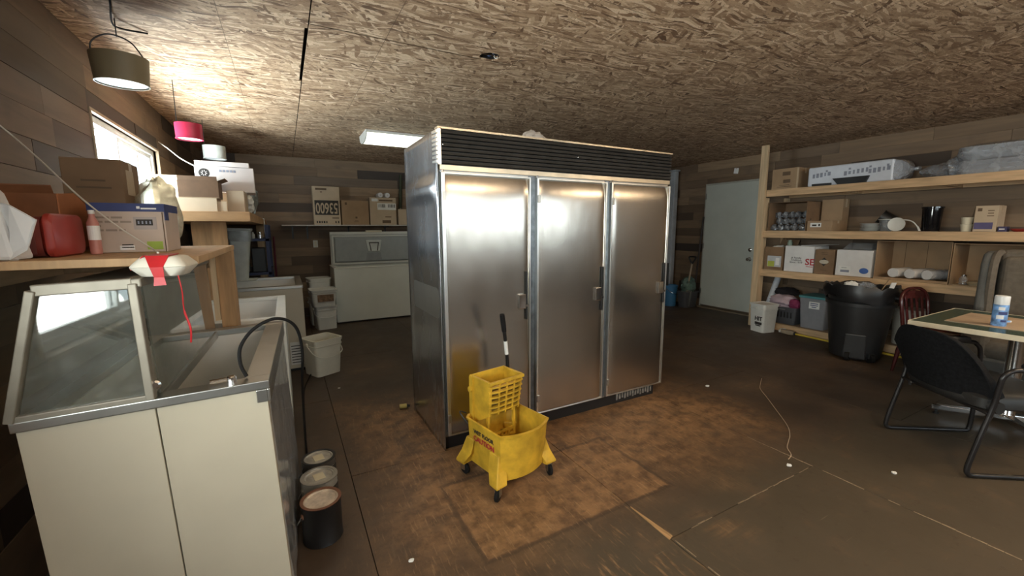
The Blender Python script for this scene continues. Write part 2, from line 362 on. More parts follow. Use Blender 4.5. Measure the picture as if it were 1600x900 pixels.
# ------------------------------------------------------------------ the room
XL, XR, YB, YR, ZC = -0.97, 6.55, 7.5, -3.6, 2.53
W1 = (3.50, 5.03, 1.47, 2.13)       # window in the left wall: y0 y1 z0 z1
W2 = (-0.6, 0.9, 0.9, 2.1)         # window in the left wall beside the camera
DY0, DY1, DZ1 = 3.93, 4.86, 2.14    # door in the right wall

def wall_boxes(mb, ax, at0, at1, u0, u1, holes):
    """slab wall with rectangular holes, cut into vertical strips"""
    cuts = sorted({u0, u1} | {h[0] for h in holes} | {h[1] for h in holes})
    for a, b in zip(cuts, cuts[1:]):
        hs = [h for h in holes if h[0] <= a + 1e-6 and h[1] >= b - 1e-6]
        spans = [(0, ZC + 0.12)] if not hs else [(0, hs[0][2]), (hs[0][3], ZC + 0.12)]
        for z0, z1 in spans:
            if z1 - z0 < 1e-4: continue
            if ax == 'x': mb.box((at0, a, z0), (at1, b, z1))
            else: mb.box((a, at0, z0), (b, at1, z1))
    return mb
TAN = M('wall_backing', (0.15, 0.105, 0.068), 0.7, var=0.25, scale=3, stretch=(1, 1, 6))
wl = struct('wall_left', wall_boxes(MB(), 'x', -1.12, XL - 0.014, YR - 0.15, YB + 0.15, [W1, W2]), TAN)
wr = struct('wall_right', wall_boxes(MB(), 'x', XR + 0.014, XR + 0.15, YR - 0.15, YB + 0.15, []), TAN)
wb = struct('wall_back', wall_boxes(MB(), 'y', YB + 0.014, YB + 0.15, -1.12, XR + 0.15, []), TAN)
RW = [(-0.45, 1.55, 1.44, 2.16), (1.85, 3.85, 1.44, 2.16), (4.15, 6.15, 1.44, 2.16)]
wrear = struct('wall_rear', wall_boxes(MB(), 'y', YR - 0.15, YR, -1.12, XR + 0.15, RW), TAN)

def planks(parent, ax, at, sgn, u0, u1, holes, mat, seed, h=0.1388):
    r = random.Random(seed); rows = int(round(ZC / h)); hh = ZC / rows
    for i in range(rows):
        z0, z1 = i * hh, (i + 1) * hh; u = u0 - r.uniform(0, 0.9)
        while u < u1:
            ln = r.uniform(0.55, 1.75); a, b = max(u, u0), min(u + ln, u1); u += ln
            if b - a < 0.04: continue
            segs = [(a, b, z0, z1)]
            for (h0, h1, k0, k1) in holes:
                nx = []
                for (p, q, c, d) in segs:
                    if q <= h0 or p >= h1 or d <= k0 or c >= k1: nx.append((p, q, c, d)); continue
                    if p < h0: nx.append((p, h0, c, d))
                    if q > h1: nx.append((h1, q, c, d))
                    m0, m1 = max(p, h0), min(q, h1)
                    if c < k0: nx.append((m0, m1, c, k0))
                    if d > k1: nx.append((m0, m1, k1, d))
                segs = nx
            for (p, q, c, d) in segs:
                if q - p < 0.03 or d - c < 0.01: continue
                t = 0.013 + r.uniform(-0.002, 0.004); g = 0.0013
                mb = MB()
                if ax == 'x': mb.box((min(at, at + sgn * t), p + g, c + g), (max(at, at + sgn * t), q - g, d - g))
                else: mb.box((p + g, min(at, at + sgn * t), c + g), (q - g, max(at, at + sgn * t), d - g))
                obj('plank', mb, mat, parent)
planks(wl, 'x', XL - 0.014, 1, 0.9, YB, [W1], PLY, 11)
planks(wr, 'x', XR + 0.014, -1, 0.6, YB, [(DY0 - 0.03, DY1 + 0.03, -1, DZ1 + 0.03)], PLY, 12)
planks(wb, 'y', YB + 0.014, -1, XL, XR, [], PLX, 13)

# floor of painted plywood sheets
fl = struct('floor', MB().box((-1.12, YR - 0.15, -0.12), (XR + 0.15, YB + 0.15, -0.02)), VOID)
xs = [-0.99, 0.24, 1.46, 2.68, 3.90, 5.12, 6.57]; ys = [1.20, 2.40, 1.17, 2.39, 1.17, 2.39]
for i in range(6):
    cuts = [YR]; y = ys[i] - 2.44 * 3
    while y < YB:
        if y > YR + 0.05: cuts.append(y)
        y += 2.44
    cuts.append(YB + 0.02)
    for a, b in zip(cuts, cuts[1:]):
        g = 0.0022
        obj('plywood_sheet', MB().box((xs[i] + g, a + g, -0.02), (xs[i + 1] - g, b - g, 0.0)), FLOOR, fl)
RAWW = M('raw_wood', (0.42, 0.25, 0.115), 0.6, var=0.25, scale=4, stretch=(30, 3, 1))
obj('wood_splinter', MB().prism([(1.450, 1.165), (1.482, 1.175), (1.461, 1.42), (1.457, 1.42)], 0.0005, 0.004), RAWW, fl)
SEAM = M('chipped_seam', (0.27, 0.20, 0.13), 0.7, var=0.3, scale=30)
def chips(pts, w, seed, name='paint_chip_line'):
    r = random.Random(seed); mb = MB(); a, b = Vector(pts[0]), Vector(pts[1]); d = (b - a); n = int(d.length / 0.05); nn = Vector((-d.y, d.x)).normalized()
    for i in range(n):
        if r.random() < 0.35: continue
        p = a + d * (i / n); q = a + d * ((i + 0.95) / n); e = nn * w * r.uniform(0.3, 1.0); f = nn * r.uniform(-0.002, 0.002)
        mb.prism([tuple(p - e / 2 + f), tuple(q - e / 2 + f), tuple(q + e / 2 + f), tuple(p + e / 2 + f)], 0.0002, 0.0012)
    o = obj(name, mb, SEAM, fl); o['kind'] = 'stuff'
chips([(2.68, 1.62), (2.68, 0.05)], 0.009, 3); chips([(1.50, 1.17), (2.64, 1.17)], 0.007, 4); chips([(1.47, 1.15), (1.47, 0.7)], 0.006, 5)

# ceiling of strand board sheets, a slot left open between two of them and a cut-out for a junction box
ce = struct('ceiling', MB().box((-1.12, YR - 0.15, ZC + 0.05), (XR + 0.15, YB + 0.15, ZC + 0.14)), VOID)
cx = [-1.02, 0.20, 1.46, 2.68, 3.90, 5.12, 6.34, 6.6]; cy = [1.25, 2.68, 1.97, 1.22, 2.44, 1.22, 2.2]
HX0, HX1, HY0, HY1 = 1.200, 1.330, 2.555, 2.685
for i in range(7):
    cuts = [YR - 0.1]; y = cy[i] - 2.44 * 3
    while y < YB:
        if y > YR + 0.05: cuts.append(y)
        y += 2.44
    cuts.append(YB + 0.1)
    for a, b in zip(cuts, cuts[1:]):
        g = 0.0035; x0, x1, y0, y1 = cx[i] + g, cx[i + 1] - g, a + g, b - g; mb = MB(); z0, z1 = ZC, ZC + 0.011
        if i == 0 and y0 < 2.74 < y1 and y1 > 3.5:                     # open slot along the right edge
            mb.box((x0, y0, z0), (x1, 2.74, z1)).box((x0, 2.74, z0), (x1 - 0.014, min(4.08, y1), z1))
            if y1 > 4.08: mb.box((x0, 4.08, z0), (x1, y1, z1))
        elif x0 < HX0 < x1 and y0 < HY0 < y1:
            X = [x0, HX0, HX1, x1]; Y = [y0, HY0, HY1, y1]
            for p in range(3):
                for q in range(3):
                    if p == 1 and q == 1: continue
                    mb.box((X[p], Y[q], z0), (X[p + 1], Y[q + 1], z1))
            k = 0.038
            for (sx, sy) in ((HX0, HY0), (HX1, HY0), (HX1, HY1), (HX0, HY1)):
                ux = k if sx == HX0 else -k; uy = k if sy == HY0 else -k
                mb.prism([(sx, sy), (sx + ux, sy), (sx, sy + uy)], z0, z1)
        else: mb.box((x0, y0, z0), (x1, y1, z1))
        obj('strand_board_sheet', mb, OSB, ce)
LINE = M('snapped_line', (0.14, 0.09, 0.055), 0.8)
for (p, q) in (((-0.22, 2.3), (-0.22, 6.6)), ((0.61, 1.9), (0.61, 5.0)), ((1.47, 1.74), (3.4, 1.74))):
    obj('layout_line', MB().box((p[0] - 0.0012, p[1] - 0.0012, ZC - 0.0006), (q[0] + 0.0012, q[1] + 0.0012, ZC)), LINE, ce)

jb = thing('junction_box', 'dark round electrical box recessed in the strand board ceiling', 'electrical box', ((HX0 + HX1) / 2, (HY0 + HY1) / 2, ZC))
obj('box_shell', MB().lathe([(0.062, 0.012), (0.062, 0.048), (0.0, 0.048)], n=12, close0=False, close1=False), DARKMETAL, jb)
obj('bracket', MB().box((-0.06, -0.012, 0.012), (0.06, 0.012, 0.016)), CHROME, jb)
obj('wire', MB().tube(spline([(-0.02, 0.01, 0.04), (0.0, 0.02, 0.015), (0.025, -0.01, 0.02), (0.02, -0.02, 0.045)]), 0.003), M('blue_wire', (0.1, 0.16, 0.35), 0.4), jb)
obj('wire', MB().tube(spline([(0.03, 0.02, 0.04), (0.04, 0.0, 0.0), (0.045, -0.03, -0.006)]), 0.002), WHITEP, jb)

# window in the left wall
ALU = M('window_vinyl', (0.72, 0.74, 0.75), 0.35)
def window(name, y0, y1, z0, z1, label):
    w = bpy.data.objects.new(name, None); COL.objects.link(w); w['kind'] = 'structure'; w['label'] = label
    f = MB(); t = 0.045
    for a, b in (((-1.10, y0, z0), (-1.0, y1, z0 + t)), ((-1.10, y0, z1 - t), (-1.0, y1, z1)), ((-1.10, y0, z0 + t), (-1.0, y0 + t, z1 - t)), ((-1.10, y1 - t, z0 + t), (-1.0, y1, z1 - t))): f.box(a, b)
    obj('window_frame', f, ALU, w, bevel=0.004)
    ym = (y0 + y1) / 2 - 0.13
    for (a, b, xx) in ((y0 + t, ym + 0.02, -1.06), (ym - 0.02, y1 - t, -1.03)):
        sfr = MB(); q = 0.032
        sfr.box((xx - 0.012, a, z0 + t), (xx + 0.012, a + q, z1 - t)).box((xx - 0.012, b - q, z0 + t), (xx + 0.012, b, z1 - t))
        sfr.box((xx - 0.012, a + q, z0 + t), (xx + 0.012, b - q, z0 + t + q)).box((xx - 0.012, a + q, z1 - t - q), (xx + 0.012, b - q, z1 - t))
        sa = obj('sash', sfr, ALU, w, bevel=0.003)
        obj('pane', MB().box((xx - 0.002, a + q, z0 + t + q), (xx + 0.002, b - q, z1 - t - q)), GLASS, sa)
    c = MB(); k = 0.02
    c.box((XL - 0.03, y0 - k, z1), (XL + 0.008, y1 + k, z1 + k)).box((XL - 0.03, y0 - k, z0 - k), (XL + 0.03, y1 + k, z0)).box((XL - 0.03, y1, z0), (XL + 0.008, y1 + k, z1)).box((XL - 0.03, y0 - k, z0), (XL + 0.008, y0, z1))
    obj('casing', c, M('window_casing', (0.42, 0.33, 0.23), 0.6), w, bevel=0.002)
window('window_1', *W1, 'white sliding window with daylight in the left plank wall')
window('window_2', *W2, 'white sliding window beside the camera')
for i, (a, b, c, d) in enumerate(RW):
    w = bpy.data.objects.new('window_%d' % (3 + i), None); COL.objects.link(w); w['kind'] = 'structure'
    f = MB(); t = 0.05; m = (a + b) / 2
    for p, q in (((a, -3.72, c), (b, -3.6, c + t)), ((a, -3.72, d - t), (b, -3.6, d)), ((a, -3.72, c + t), (a + t, -3.6, d - t)), ((b - t, -3.72, c + t), (b, -3.6, d - t)), ((m - 0.02, -3.7, c + t), (m + 0.02, -3.62, d - t))): f.box(p, q)
    obj('window_frame', f, ALU, w)
    for (p, q) in ((a + t, m - 0.02), (m + 0.02, b - t)): obj('pane', MB().box((p, -3.665, c + t), (q, -3.66, d - t)), GLASS, w)

# door in the right wall
DOORP = M('door_paint', (0.56, 0.58, 0.52), 0.45, var=0.05, scale=3)
d1 = bpy.data.objects.new('door_1', None); COL.objects.link(d1); d1['kind'] = 'structure'; d1['label'] = 'plain pale grey-green slab door in the plank wall'
obj('slab', MB().box((XR - 0.045, DY0, 0.05), (XR + 0.005, DY1, DZ1 - 0.005)), DOORP, d1, bevel=0.004)
obj('jamb', MB().box((XR - 0.03, DY1 + 0.003, 0), (XR + 0.012, DY1 + 0.03, DZ1 + 0.02)).box((XR - 0.03, DY0 - 0.03, 0), (XR + 0.012, DY0 - 0.003, DZ1 + 0.02)).box((XR - 0.03, DY0 - 0.003, DZ1), (XR + 0.012, DY1 + 0.003, DZ1 + 0.02)), M('jamb_paint', (0.45, 0.44, 0.38), 0.5), d1)
obj('threshold', MB().box((XR - 0.10, DY0 - 0.02, 0.0), (XR + 0.01, DY1 + 0.02, 0.022)), M('threshold_metal', (0.34, 0.27, 0.19), 0.4, 0.6), d1)
obj('door_knob', MB().lathe([(0.032, 0.0), (0.032, 0.006), (0.012, 0.01), (0.012, 0.03), (0.024, 0.036), (0.029, 0.05), (0.024, 0.064), (0.0, 0.068)], n=16, M4=Matrix.Translation((XR - 0.045, DY0 + 0.075, 0.91)) @ Matrix.Rotation(R(-90), 4, 'Y')), CHROME, d1, smooth=True)
obj('deadbolt', MB().lathe([(0.030, 0.0), (0.030, 0.012), (0.022, 0.018), (0.0, 0.018)], n=16, M4=Matrix.Translation((XR - 0.045, DY0 + 0.075, 1.06)) @ Matrix.Rotation(R(-90), 4, 'Y')), CHROME, d1, smooth=True)
for z in (0.25, 1.05, 1.9): obj('hinge', MB().box((XR - 0.055, DY1 - 0.012, z), (XR - 0.035, DY1 + 0.012, z + 0.09)), RIM, d1)

# outlet on the back wall, plate above the door
o = thing('power_outlet', 'white duplex outlet on the back plank wall under the shelf', 'outlet', (0.436, YB - 0.004, 1.18))
obj('cover_plate', MB().box((-0.035, -0.005, -0.058), (0.035, 0.0, 0.058)), WHITEP, o, bevel=0.003)
for z in (-0.022, 0.022): obj('socket', MB().lathe([(0.017, 0.0), (0.017, 0.003), (0.0, 0.003)], n=14, M4=Matrix.Translation((0, -0.005, z)) @ Matrix.Rotation(R(90), 4, 'X')), CREAMP, o)
o = thing('paper_tag', 'small pale card pinned to the planks above the door', 'card', (XR - 0.006, 4.366, 2.326))
obj('card', MB().box((-0.004, -0.04, -0.042), (0.0, 0.035, 0.045), Matrix.Rotation(R(8), 4, 'X')), PAPER, o)
obj('tack', MB().lathe([(0.006, 0), (0.004, 0.005), (0, 0.006)], n=8, M4=Matrix.Translation((-0.004, 0, 0.035)) @ Matrix.Rotation(R(-90), 4, 'Y')), RED, o)

# ------------------------------------------------------------------ tall three-door refrigerator
FX0, FX1, FY0, FY1, FZ = 0.81, 2.74, 2.405, 3.12, 1.99
fr = thing('refrigerator', 'tall stainless steel three-door refrigerator in the middle of the room', 'refrigerator', ((FX0 + FX1) / 2, 2.75, 0)); o = L(fr)
obj('cabinet', MB(o).box((FX0 + 0.012, FY0, 0.09), (FX1, FY1, FZ - 0.012)).box((FX0 + 0.02, FY0 + 0.04, 0.0), (FX1 - 0.04, FY1 - 0.02, 0.09)), RIM, fr)
# dented sheet on the left flank, as a fine grid so that it bends
sd = MB(o); ny, nz = 26, 60; r = random.Random(3); vs = []
for i in range(nz + 1):
    for j in range(ny + 1):
        u, v = j / ny, i / nz; y = FY0 - 0.015 + (FY1 + 0.015 - FY0) * u; z = 0.004 + (FZ - 0.006) * v
        e = min(u, 1 - u, v, 1 - v) * 8; e = min(1, e)
        dz = 0.050 * math.exp(-((z - 1.66) / 0.06) ** 2) * math.sin(2.2 * u + 0.6) + 0.028 * math.exp(-((z - 1.28) / 0.12) ** 2) * math.sin(3 * u) - 0.020 * math.exp(-((z - 0.95) / 0.16) ** 2)
        lean = 0.03 * max(0.0, (z - 1.72) / 0.27) ** 2 * (0.25 + 0.75 * u)
        vs.append((FX0 + (0.006 - dz * 0.6) * e + lean * e, y, z))
k = ny + 1; fs = [(i * k + j, i * k + j + 1, (i + 1) * k + j + 1, (i + 1) * k + j) for i in range(nz) for j in range(ny)]
sd.add(vs, fs); obj('side_panel', sd, STEEL_SIDE, fr, smooth=True, solid=0.004)
# louvred dark grille along the top
gz0, gz1 = 1.79, 1.985; gr = obj('grille_back', MB(o).box((FX0 + 0.02, FY0 - 0.012, gz0), (FX1 - 0.004, FY0, gz1)), BLACK, fr)
SL = M('grille_slat', (0.035, 0.033, 0.030), 0.42, 0.2, var=0.2)
for i in range(8):
    z = gz0 + 0.004 + i * 0.0240; poly = [(FY0 - 0.012, z), (FY0 - 0.034, z + 0.003), (FY0 - 0.030, z + 0.0185), (FY0 - 0.012, z + 0.0205)]
    obj('grille_slat', MB(o).prism(poly, FX0 + 0.018, FX1 - 0.006, 'x'), SL, fr)
obj('grille_end', MB(o).box((FX0 - 0.001, FY0 - 0.036, gz0 - 0.002), (FX0 + 0.018, FY0, FZ)), TRIM, fr)
for i in range(8):
    z = gz0 + 0.006 + i * 0.0240
    obj('vent_rib', MB(o).prism([(FY0 - 0.034, z), (FY0 + 0.045, z + 0.005), (FY0 + 0.045, z + 0.017), (FY0 - 0.034, z + 0.015)], FX0 - 0.010, FX0 + 0.004, 'x'), TRIM, fr)
obj('top_trim', MB(o).box((FX0, FY0 - 0.036, gz1 + 0.002), (FX1, FY0 + 0.02, FZ + 0.008)), M('warm_trim', (0.60, 0.52, 0.40), 0.35, 0.9), fr)
obj('lower_trim', MB(o).box((FX0 + 0.012, FY0 - 0.020, 1.760), (FX1 - 0.002, FY0, gz0 - 0.002)), M('warm_trim', (0.60, 0.52, 0.40), 0.35, 0.9), fr)
for x in (FX0 + 0.03, FX0 + 1.0): obj('screw', MB(o).lathe([(0.006, 0), (0.004, 0.004), (0, 0.005)], n=8, M4=Matrix.Translation((x, FY0 - 0.034, 1.90)) @ Matrix.Rotation(R(90), 4, 'X')), CHROME, fr)
obj('roof_sheet', MB(o).box((FX0 + 0.02, FY0, FZ - 0.012), (FX1, FY1, FZ - 0.004)), RIM, fr)
obj('kick_plate', MB(o).box((FX0 + 0.012, FY0 + 0.02, 0.0), (2.70, FY0 + 0.04, 0.10)), BLACK, fr)
KD = M('dusty_slot', (0.20, 0.18, 0.16), 0.8, var=0.5, scale=30)
for i in range(14): obj('kick_slot', MB(o).box((2.28 + i * 0.029, FY0 + 0.016, 0.025 + 0.006 * (i % 3)), (2.296 + i * 0.029, FY0 + 0.021, 0.082 - 0.007 * (i % 2))), KD, fr)
MUL = M('mullion_grey', (0.16, 0.18, 0.20), 0.35, 0.8, var=0.3, scale=20)
obj('mullion', MB(o).box((1.433, FY0 - 0.010, 0.10), (1.480, FY0, 1.755)), MUL, fr)
obj('mullion', MB(o).box((2.081, FY0 - 0.010, 0.10), (2.121, FY0, 1.755)), MUL, fr)
for n, (a, b) in enumerate(((0.824, 1.432), (1.481, 2.080), (2.122, 2.733))):
    z0, z1 = 0.108, 1.745; nx, nz = 24, 60; mb = MB(o); vs = []
    for i in range(nz + 1):
        for j in range(nx + 1):
            u = j / nx; v = i / nz; x = a + 0.012 + (b - a - 0.024) * u; z = z0 + 0.012 + (z1 - z0 - 0.024) * v
            ex = min(u, 1 - u) * (b - a); ez = min(v * 1.2, 1 - v) * (z1 - z0)
            sag = 0.0
            dt = (1 - v) * (z1 - z0)
            if dt < 0.11 + 0.02 * math.sin(math.pi * u): sag += 0.013 * (1 - dt / (0.11 + 0.02 * math.sin(math.pi * u))) ** 2
            if ex < 0.05: sag += 0.005 * (1 - ex / 0.05) ** 2
            sag -= 0.004 * math.sin(math.pi * u) * math.sin(math.pi * min(1, v * 1.1))
            vs.append((x, 2.372 + sag, z))
    k = nx + 1; fs = [(i * k + j, i * k + j + 1, (i + 1) * k + j + 1, (i + 1) * k + j) for i in range(nz) for j in range(nx)]
    mb.add(vs, fs)
    dr = obj('door', mb, STEEL, fr, smooth=True)
    obj('door_core', MB(o).box((a + 0.004, 2.392, z0 + 0.004), (b - 0.004, FY0 - 0.002, z1 - 0.004)), RIM, dr)
    tm = MB(o); w = 0.010
    tm.box((a, 2.368, z0), (a + w + (0.005 if n != 0 else 0.012), 2.396, z1)).box((b - w, 2.368, z0), (b, 2.396, z1)).box((a + w, 2.368, z0), (b - w, 2.396, z0 + w)).box((a + w, 2.370, z1 - 0.009), (b - w, 2.396, z1))
    obj('edge_trim', tm, TRIM, dr, bevel=0.002)
    hx = b - 0.037; h0, h1 = 0.81, 1.135
    hd = obj('handle', MB(o).box((hx - 0.006, 2.358, h0), (hx + 0.008, 2.371, h1)), BLACK, dr, bevel=0.002)
    obj('handle_plate', MB(o).box((hx - 0.060, 2.352, 0.885), (hx - 0.006, 2.371, 0.985)), CHROME, dr, bevel=0.006)
    obj('latch_pin', MB(o).box((hx - 0.010, 2.350, 0.900), (hx + 0.010, 2.360, 0.915)), CHROME, dr)
    for z in (0.20, 1.585): obj('hinge', MB(o).box((a + 0.002, 2.360, z), (a + 0.022, 2.370, z + 0.05)), RIM, dr, bevel=0.002)
    obj('hinge_pin', MB(o).lathe([(0.011, 0), (0.011, 0.016), (0, 0.018)], n=10, M4=Matrix.Translation((a + 0.010, 2.385, z1))), CHROME, dr)

g = tag(obj('crumpled_glove', blob((1.56, 2.55, FZ - 0.004), 0.085, 0.04, 0.048, 21, 0.45), M('dirty_white_cloth', (0.55, 0.50, 0.45), 0.8), smooth=True), 'crumpled off-white glove lying on top of the steel refrigerator', 'glove')
g = tag(obj('paper_scrap', blob((2.62, 2.47, FZ + 0.004), 0.03, 0.02, 0.014, 25, 0.4), PAPER, smooth=True), 'tiny white paper wad on top of the refrigerator', 'paper scrap')

# ------------------------------------------------------------------ yellow mop bucket with wringer
mb_ = thing('mop_bucket', 'yellow rolling mop bucket with wringer in front of the refrigerator', 'mop bucket', (1.045, 1.985, 0), (0, 0, R(11.5)))
def ring(hw, y0, y1, bow, z, n=9, rc=0.03):
    """outline: straight back, bowed front (towards -y)"""
    p = []
    for i in range(n):
        t = -1 + 2 * i / (n - 1); p.append((hw * t, y0 - bow * (1 - t * t), z))
    p += [(hw, y0 + 0.5 * (y1 - y0), z), (hw, y1 - rc, z), (hw - rc, y1, z), (-hw + rc, y1, z), (-hw, y1 - rc, z), (-hw, y0 + 0.5 * (y1 - y0), z)]
    return p
prof = [(0.160, -0.135, 0.17, 0.045, 0.085), (0.164, -0.142, 0.172, 0.052, 0.20), (0.170, -0.150, 0.178, 0.058, 0.335), (0.176, -0.156, 0.184, 0.060, 0.335), (0.178, -0.158, 0.186, 0.060, 0.348), (0.168, -0.148, 0.176, 0.054, 0.350), (0.162, -0.142, 0.170, 0.048, 0.33), (0.152, -0.130, 0.160, 0.040, 0.12)]
body = obj('tub', MB().loft([ring(*p) for p in prof], True, True), YELLOW, mb_, smooth=True)
# flared corner feet
for sx in (-1, 1):
    for sy in (-1, 1):
        f = MB(); y_in = -0.135 if sy < 0 else 0.165
        top = [(sx * 0.172, y_in, 0.23), (sx * 0.10, y_in, 0.23), (sx * 0.10, y_in - sy * 0.01, 0.23), (sx * 0.172, y_in - sy * 0.08, 0.23)]
        mid = [(sx * 0.195, y_in + sy * 0.02, 0.15), (sx * 0.12, y_in + sy * 0.01, 0.15), (sx * 0.10, y_in - sy * 0.02, 0.15), (sx * 0.19, y_in - sy * 0.07, 0.15)]
        bot = [(sx * 0.220, y_in + sy * 0.045, 0.088), (sx * 0.145, y_in + sy * 0.040, 0.088), (sx * 0.14, y_in - sy * 0.02, 0.088), (sx * 0.215, y_in - sy * 0.03, 0.088)]
        b2 = [(p[0], p[1], 0.075) for p in bot]
        f.loft([top, mid, bot, b2], True, True); obj('corner_foot', f, YELLOW, mb_, bevel=0.006)
        cxp, cyp = sx * 0.185, y_in + sy * 0.015
        ang = {(-1, -1): 30, (1, -1): 70, (-1, 1): 100, (1, 1): 20}[(sx, sy)]
        Mw = Matrix.Translation((cxp, cyp, 0)) @ Matrix.Rotation(R(ang), 4, 'Z')
        c = obj('caster', MB().lathe([(0.012, 0.060), (0.012, 0.078), (0, 0.078)], n=10, M4=Mw).box((-0.022, -0.0145, 0.026), (0.012, -0.0115, 0.072), Mw).box((-0.022, 0.0115, 0.026), (0.012, 0.0145, 0.072), Mw).box((-0.022, -0.0145, 0.068), (0.014, 0.0145, 0.072), Mw), RIM, mb_)
        obj('wheel', MB().lathe([(0.010, -0.010), (0.029, -0.010), (0.033, -0.007), (0.033, 0.007), (0.029, 0.010), (0.010, 0.010)], n=20, M4=Mw @ Matrix.Translation((-0.014, 0, 0.033)) @ Matrix.Rotation(R(90), 4, 'X')), BLACKR, c, smooth=True)
# wringer: tapering tray with an open front grid
wx, wy0, wy1, wz0, wz1 = 0.120, 0.005, 0.175, 0.375, 0.575; T = 0.007
W = MB(); W.box((-wx, wy1 - T, wz0 - 0.10), (wx, wy1, wz1 + 0.012))
W.add([(-wx, wy0, wz1), (-wx, wy1, wz1), (-wx, wy1, wz0 - 0.09), (-wx + 0.01, wy0 + 0.02, wz0), (-wx + T, wy0, wz1), (-wx + T, wy1, wz1), (-wx + T, wy1, wz0 - 0.09), (-wx + 0.01 + T, wy0 + 0.02, wz0)], [(0, 1, 2, 3), (4, 7, 6, 5), (0, 4, 5, 1), (1, 5, 6, 2), (2, 6, 7, 3), (3, 7, 4, 0)])
W.add([(wx, wy0, wz1), (wx, wy1, wz1), (wx, wy1, wz0 - 0.09), (wx - 0.01, wy0 + 0.02, wz0), (wx - T, wy0, wz1), (wx - T, wy1, wz1), (wx - T, wy1, wz0 - 0.09), (wx - 0.01 - T, wy0 + 0.02, wz0)], [(0, 3, 2, 1), (4, 5, 6, 7), (0, 1, 5, 4), (1, 2, 6, 5), (2, 3, 7, 6), (3, 0, 4, 7)])
wringer = obj('wringer', W, YELLOW, mb_, bevel=0.002)
obj('wringer_lip', MB().box((-wx - 0.006, wy0 - 0.012, wz1 - 0.012), (wx + 0.006, wy0 + 0.004, wz1 + 0.006)).box((-wx - 0.006, wy0 + 0.004, wz1 - 0.004), (-wx + 0.01, wy1, wz1 + 0.008)).box((wx - 0.01, wy0 + 0.004, wz1 - 0.004), (wx + 0.006, wy1, wz1 + 0.008)), YELLOW, wringer, bevel=0.003)
for i in range(6):
    z = wz1 - 0.028 - i * 0.0305; k = 0.004 * i; obj('grid_bar', MB().prism([(-wx - 0.004 + k * 0.5, wy0 + k), (-wx * 0.6, wy0 - 0.014 + k), (wx * 0.6, wy0 - 0.014 + k), (wx + 0.004 - k * 0.5, wy0 + k), (wx + 0.004 - k * 0.5, wy0 + 0.010 + k), (-wx - 0.004 + k * 0.5, wy0 + 0.010 + k)], z - 0.0045, z + 0.0045), YELLOW, wringer)
for i in range(5):
    x = -wx + 0.012 + i * (2 * wx - 0.024) / 4; yy = wy0 - (0.008 if i in (1, 2, 3) else 0.0)
    obj('grid_bar', MB().bar((x, yy, wz1 - 0.01), (x * 0.93, yy + 0.022, wz0), 0.008, 0.008), YELLOW, wringer)
# frame below the wringer, hanging into the tub
fm = MB(); y = wy0 + 0.045
for x in (-0.095, 0.095): fm.box((x - 0.008, y, 0.20), (x + 0.008, y + 0.014, wz0 + 0.01))
fm.box((-0.095, y, 0.235), (0.095, y + 0.012, 0.250)).box((-0.095, y, 0.20), (0.095, y + 0.012, 0.212)).box((-0.004, y, 0.20), (0.008, y + 0.012, 0.25)).box((-0.060, y, 0.205), (-0.052, y + 0.012, 0.25)).box((0.05, y, 0.205), (0.058, y + 0.012, 0.25))
obj('shade_plate', MB().box((-wx + 0.010, wy0 + 0.030, wz0 + 0.004), (wx - 0.010, wy0 + 0.038, wz1 - 0.05)), M('shaded_yellow', (0.16, 0.095, 0.02), 0.7, var=0.4, scale=25), wringer)  # added backing whose dark colour stands for the shade inside the wringer
obj('hanger_frame', fm, YELLOW, wringer)
obj('side_bracket', MB().prism([(wy1 - 0.02, 0.30), (wy1 + 0.012, 0.30), (wy1 + 0.012, 0.57), (wy1 + 0.004, 0.585), (wy1 - 0.02, 0.575)], -wx - 0.012, -wx + 0.001, 'x').lathe([(0.018, 0), (0.018, 0.01), (0.008, 0.012)], n=12, M4=Matrix.Translation((-wx - 0.012, wy1 - 0.004, 0.50)) @ Matrix.Rotation(R(-90), 4, 'Y')), YELLOW, wringer)
hp = [(0.165, 0.19, 0.46), (0.155, 0.185, 0.60), (0.128, 0.17, 0.74), (0.108, 0.16, 0.83), (0.088, 0.15, 0.905)]
hd = obj('wringer_handle', MB().tube(hp, [0.010, 0.011, 0.011, 0.013, 0.013], 10), BLACK, mb_, smooth=True)
obj('grip', MB().tube([(0.113, 0.162, 0.805), (0.100, 0.156, 0.86), (0.086, 0.149, 0.912)], [0.015, 0.016, 0.015], 12), BLACKR, hd, smooth=True)
obj('handle_sticker', MB().tube([(0.145, 0.1795, 0.652), (0.128, 0.1700, 0.740)], 0.0122, 10), PAPER, hd)
obj('bail_wire', MB().tube(spline([(-0.19, 0.12, 0.325), (-0.21, 0.15, 0.37), (-0.205, 0.175, 0.385), (-0.16, 0.182, 0.36)]), 0.004), DARKMETAL, mb_)
Mt = Matrix.Translation((-0.1795, 0.015, 0)) @ Matrix.Rotation(R(-2.6), 4, 'Y')
text('WET FLOOR', 0.032, (-0.1715, 0.0, 0.288), (R(92), 0, R(-90)), INK, mb_, 'wet_floor_lettering', sx=1.0, bold=0.0008)
text('CAUTION', 0.042, (-0.1700, 0.0, 0.247), (R(92), 0, R(-90)), REDINK, mb_, 'caution_lettering', bold=0.001)

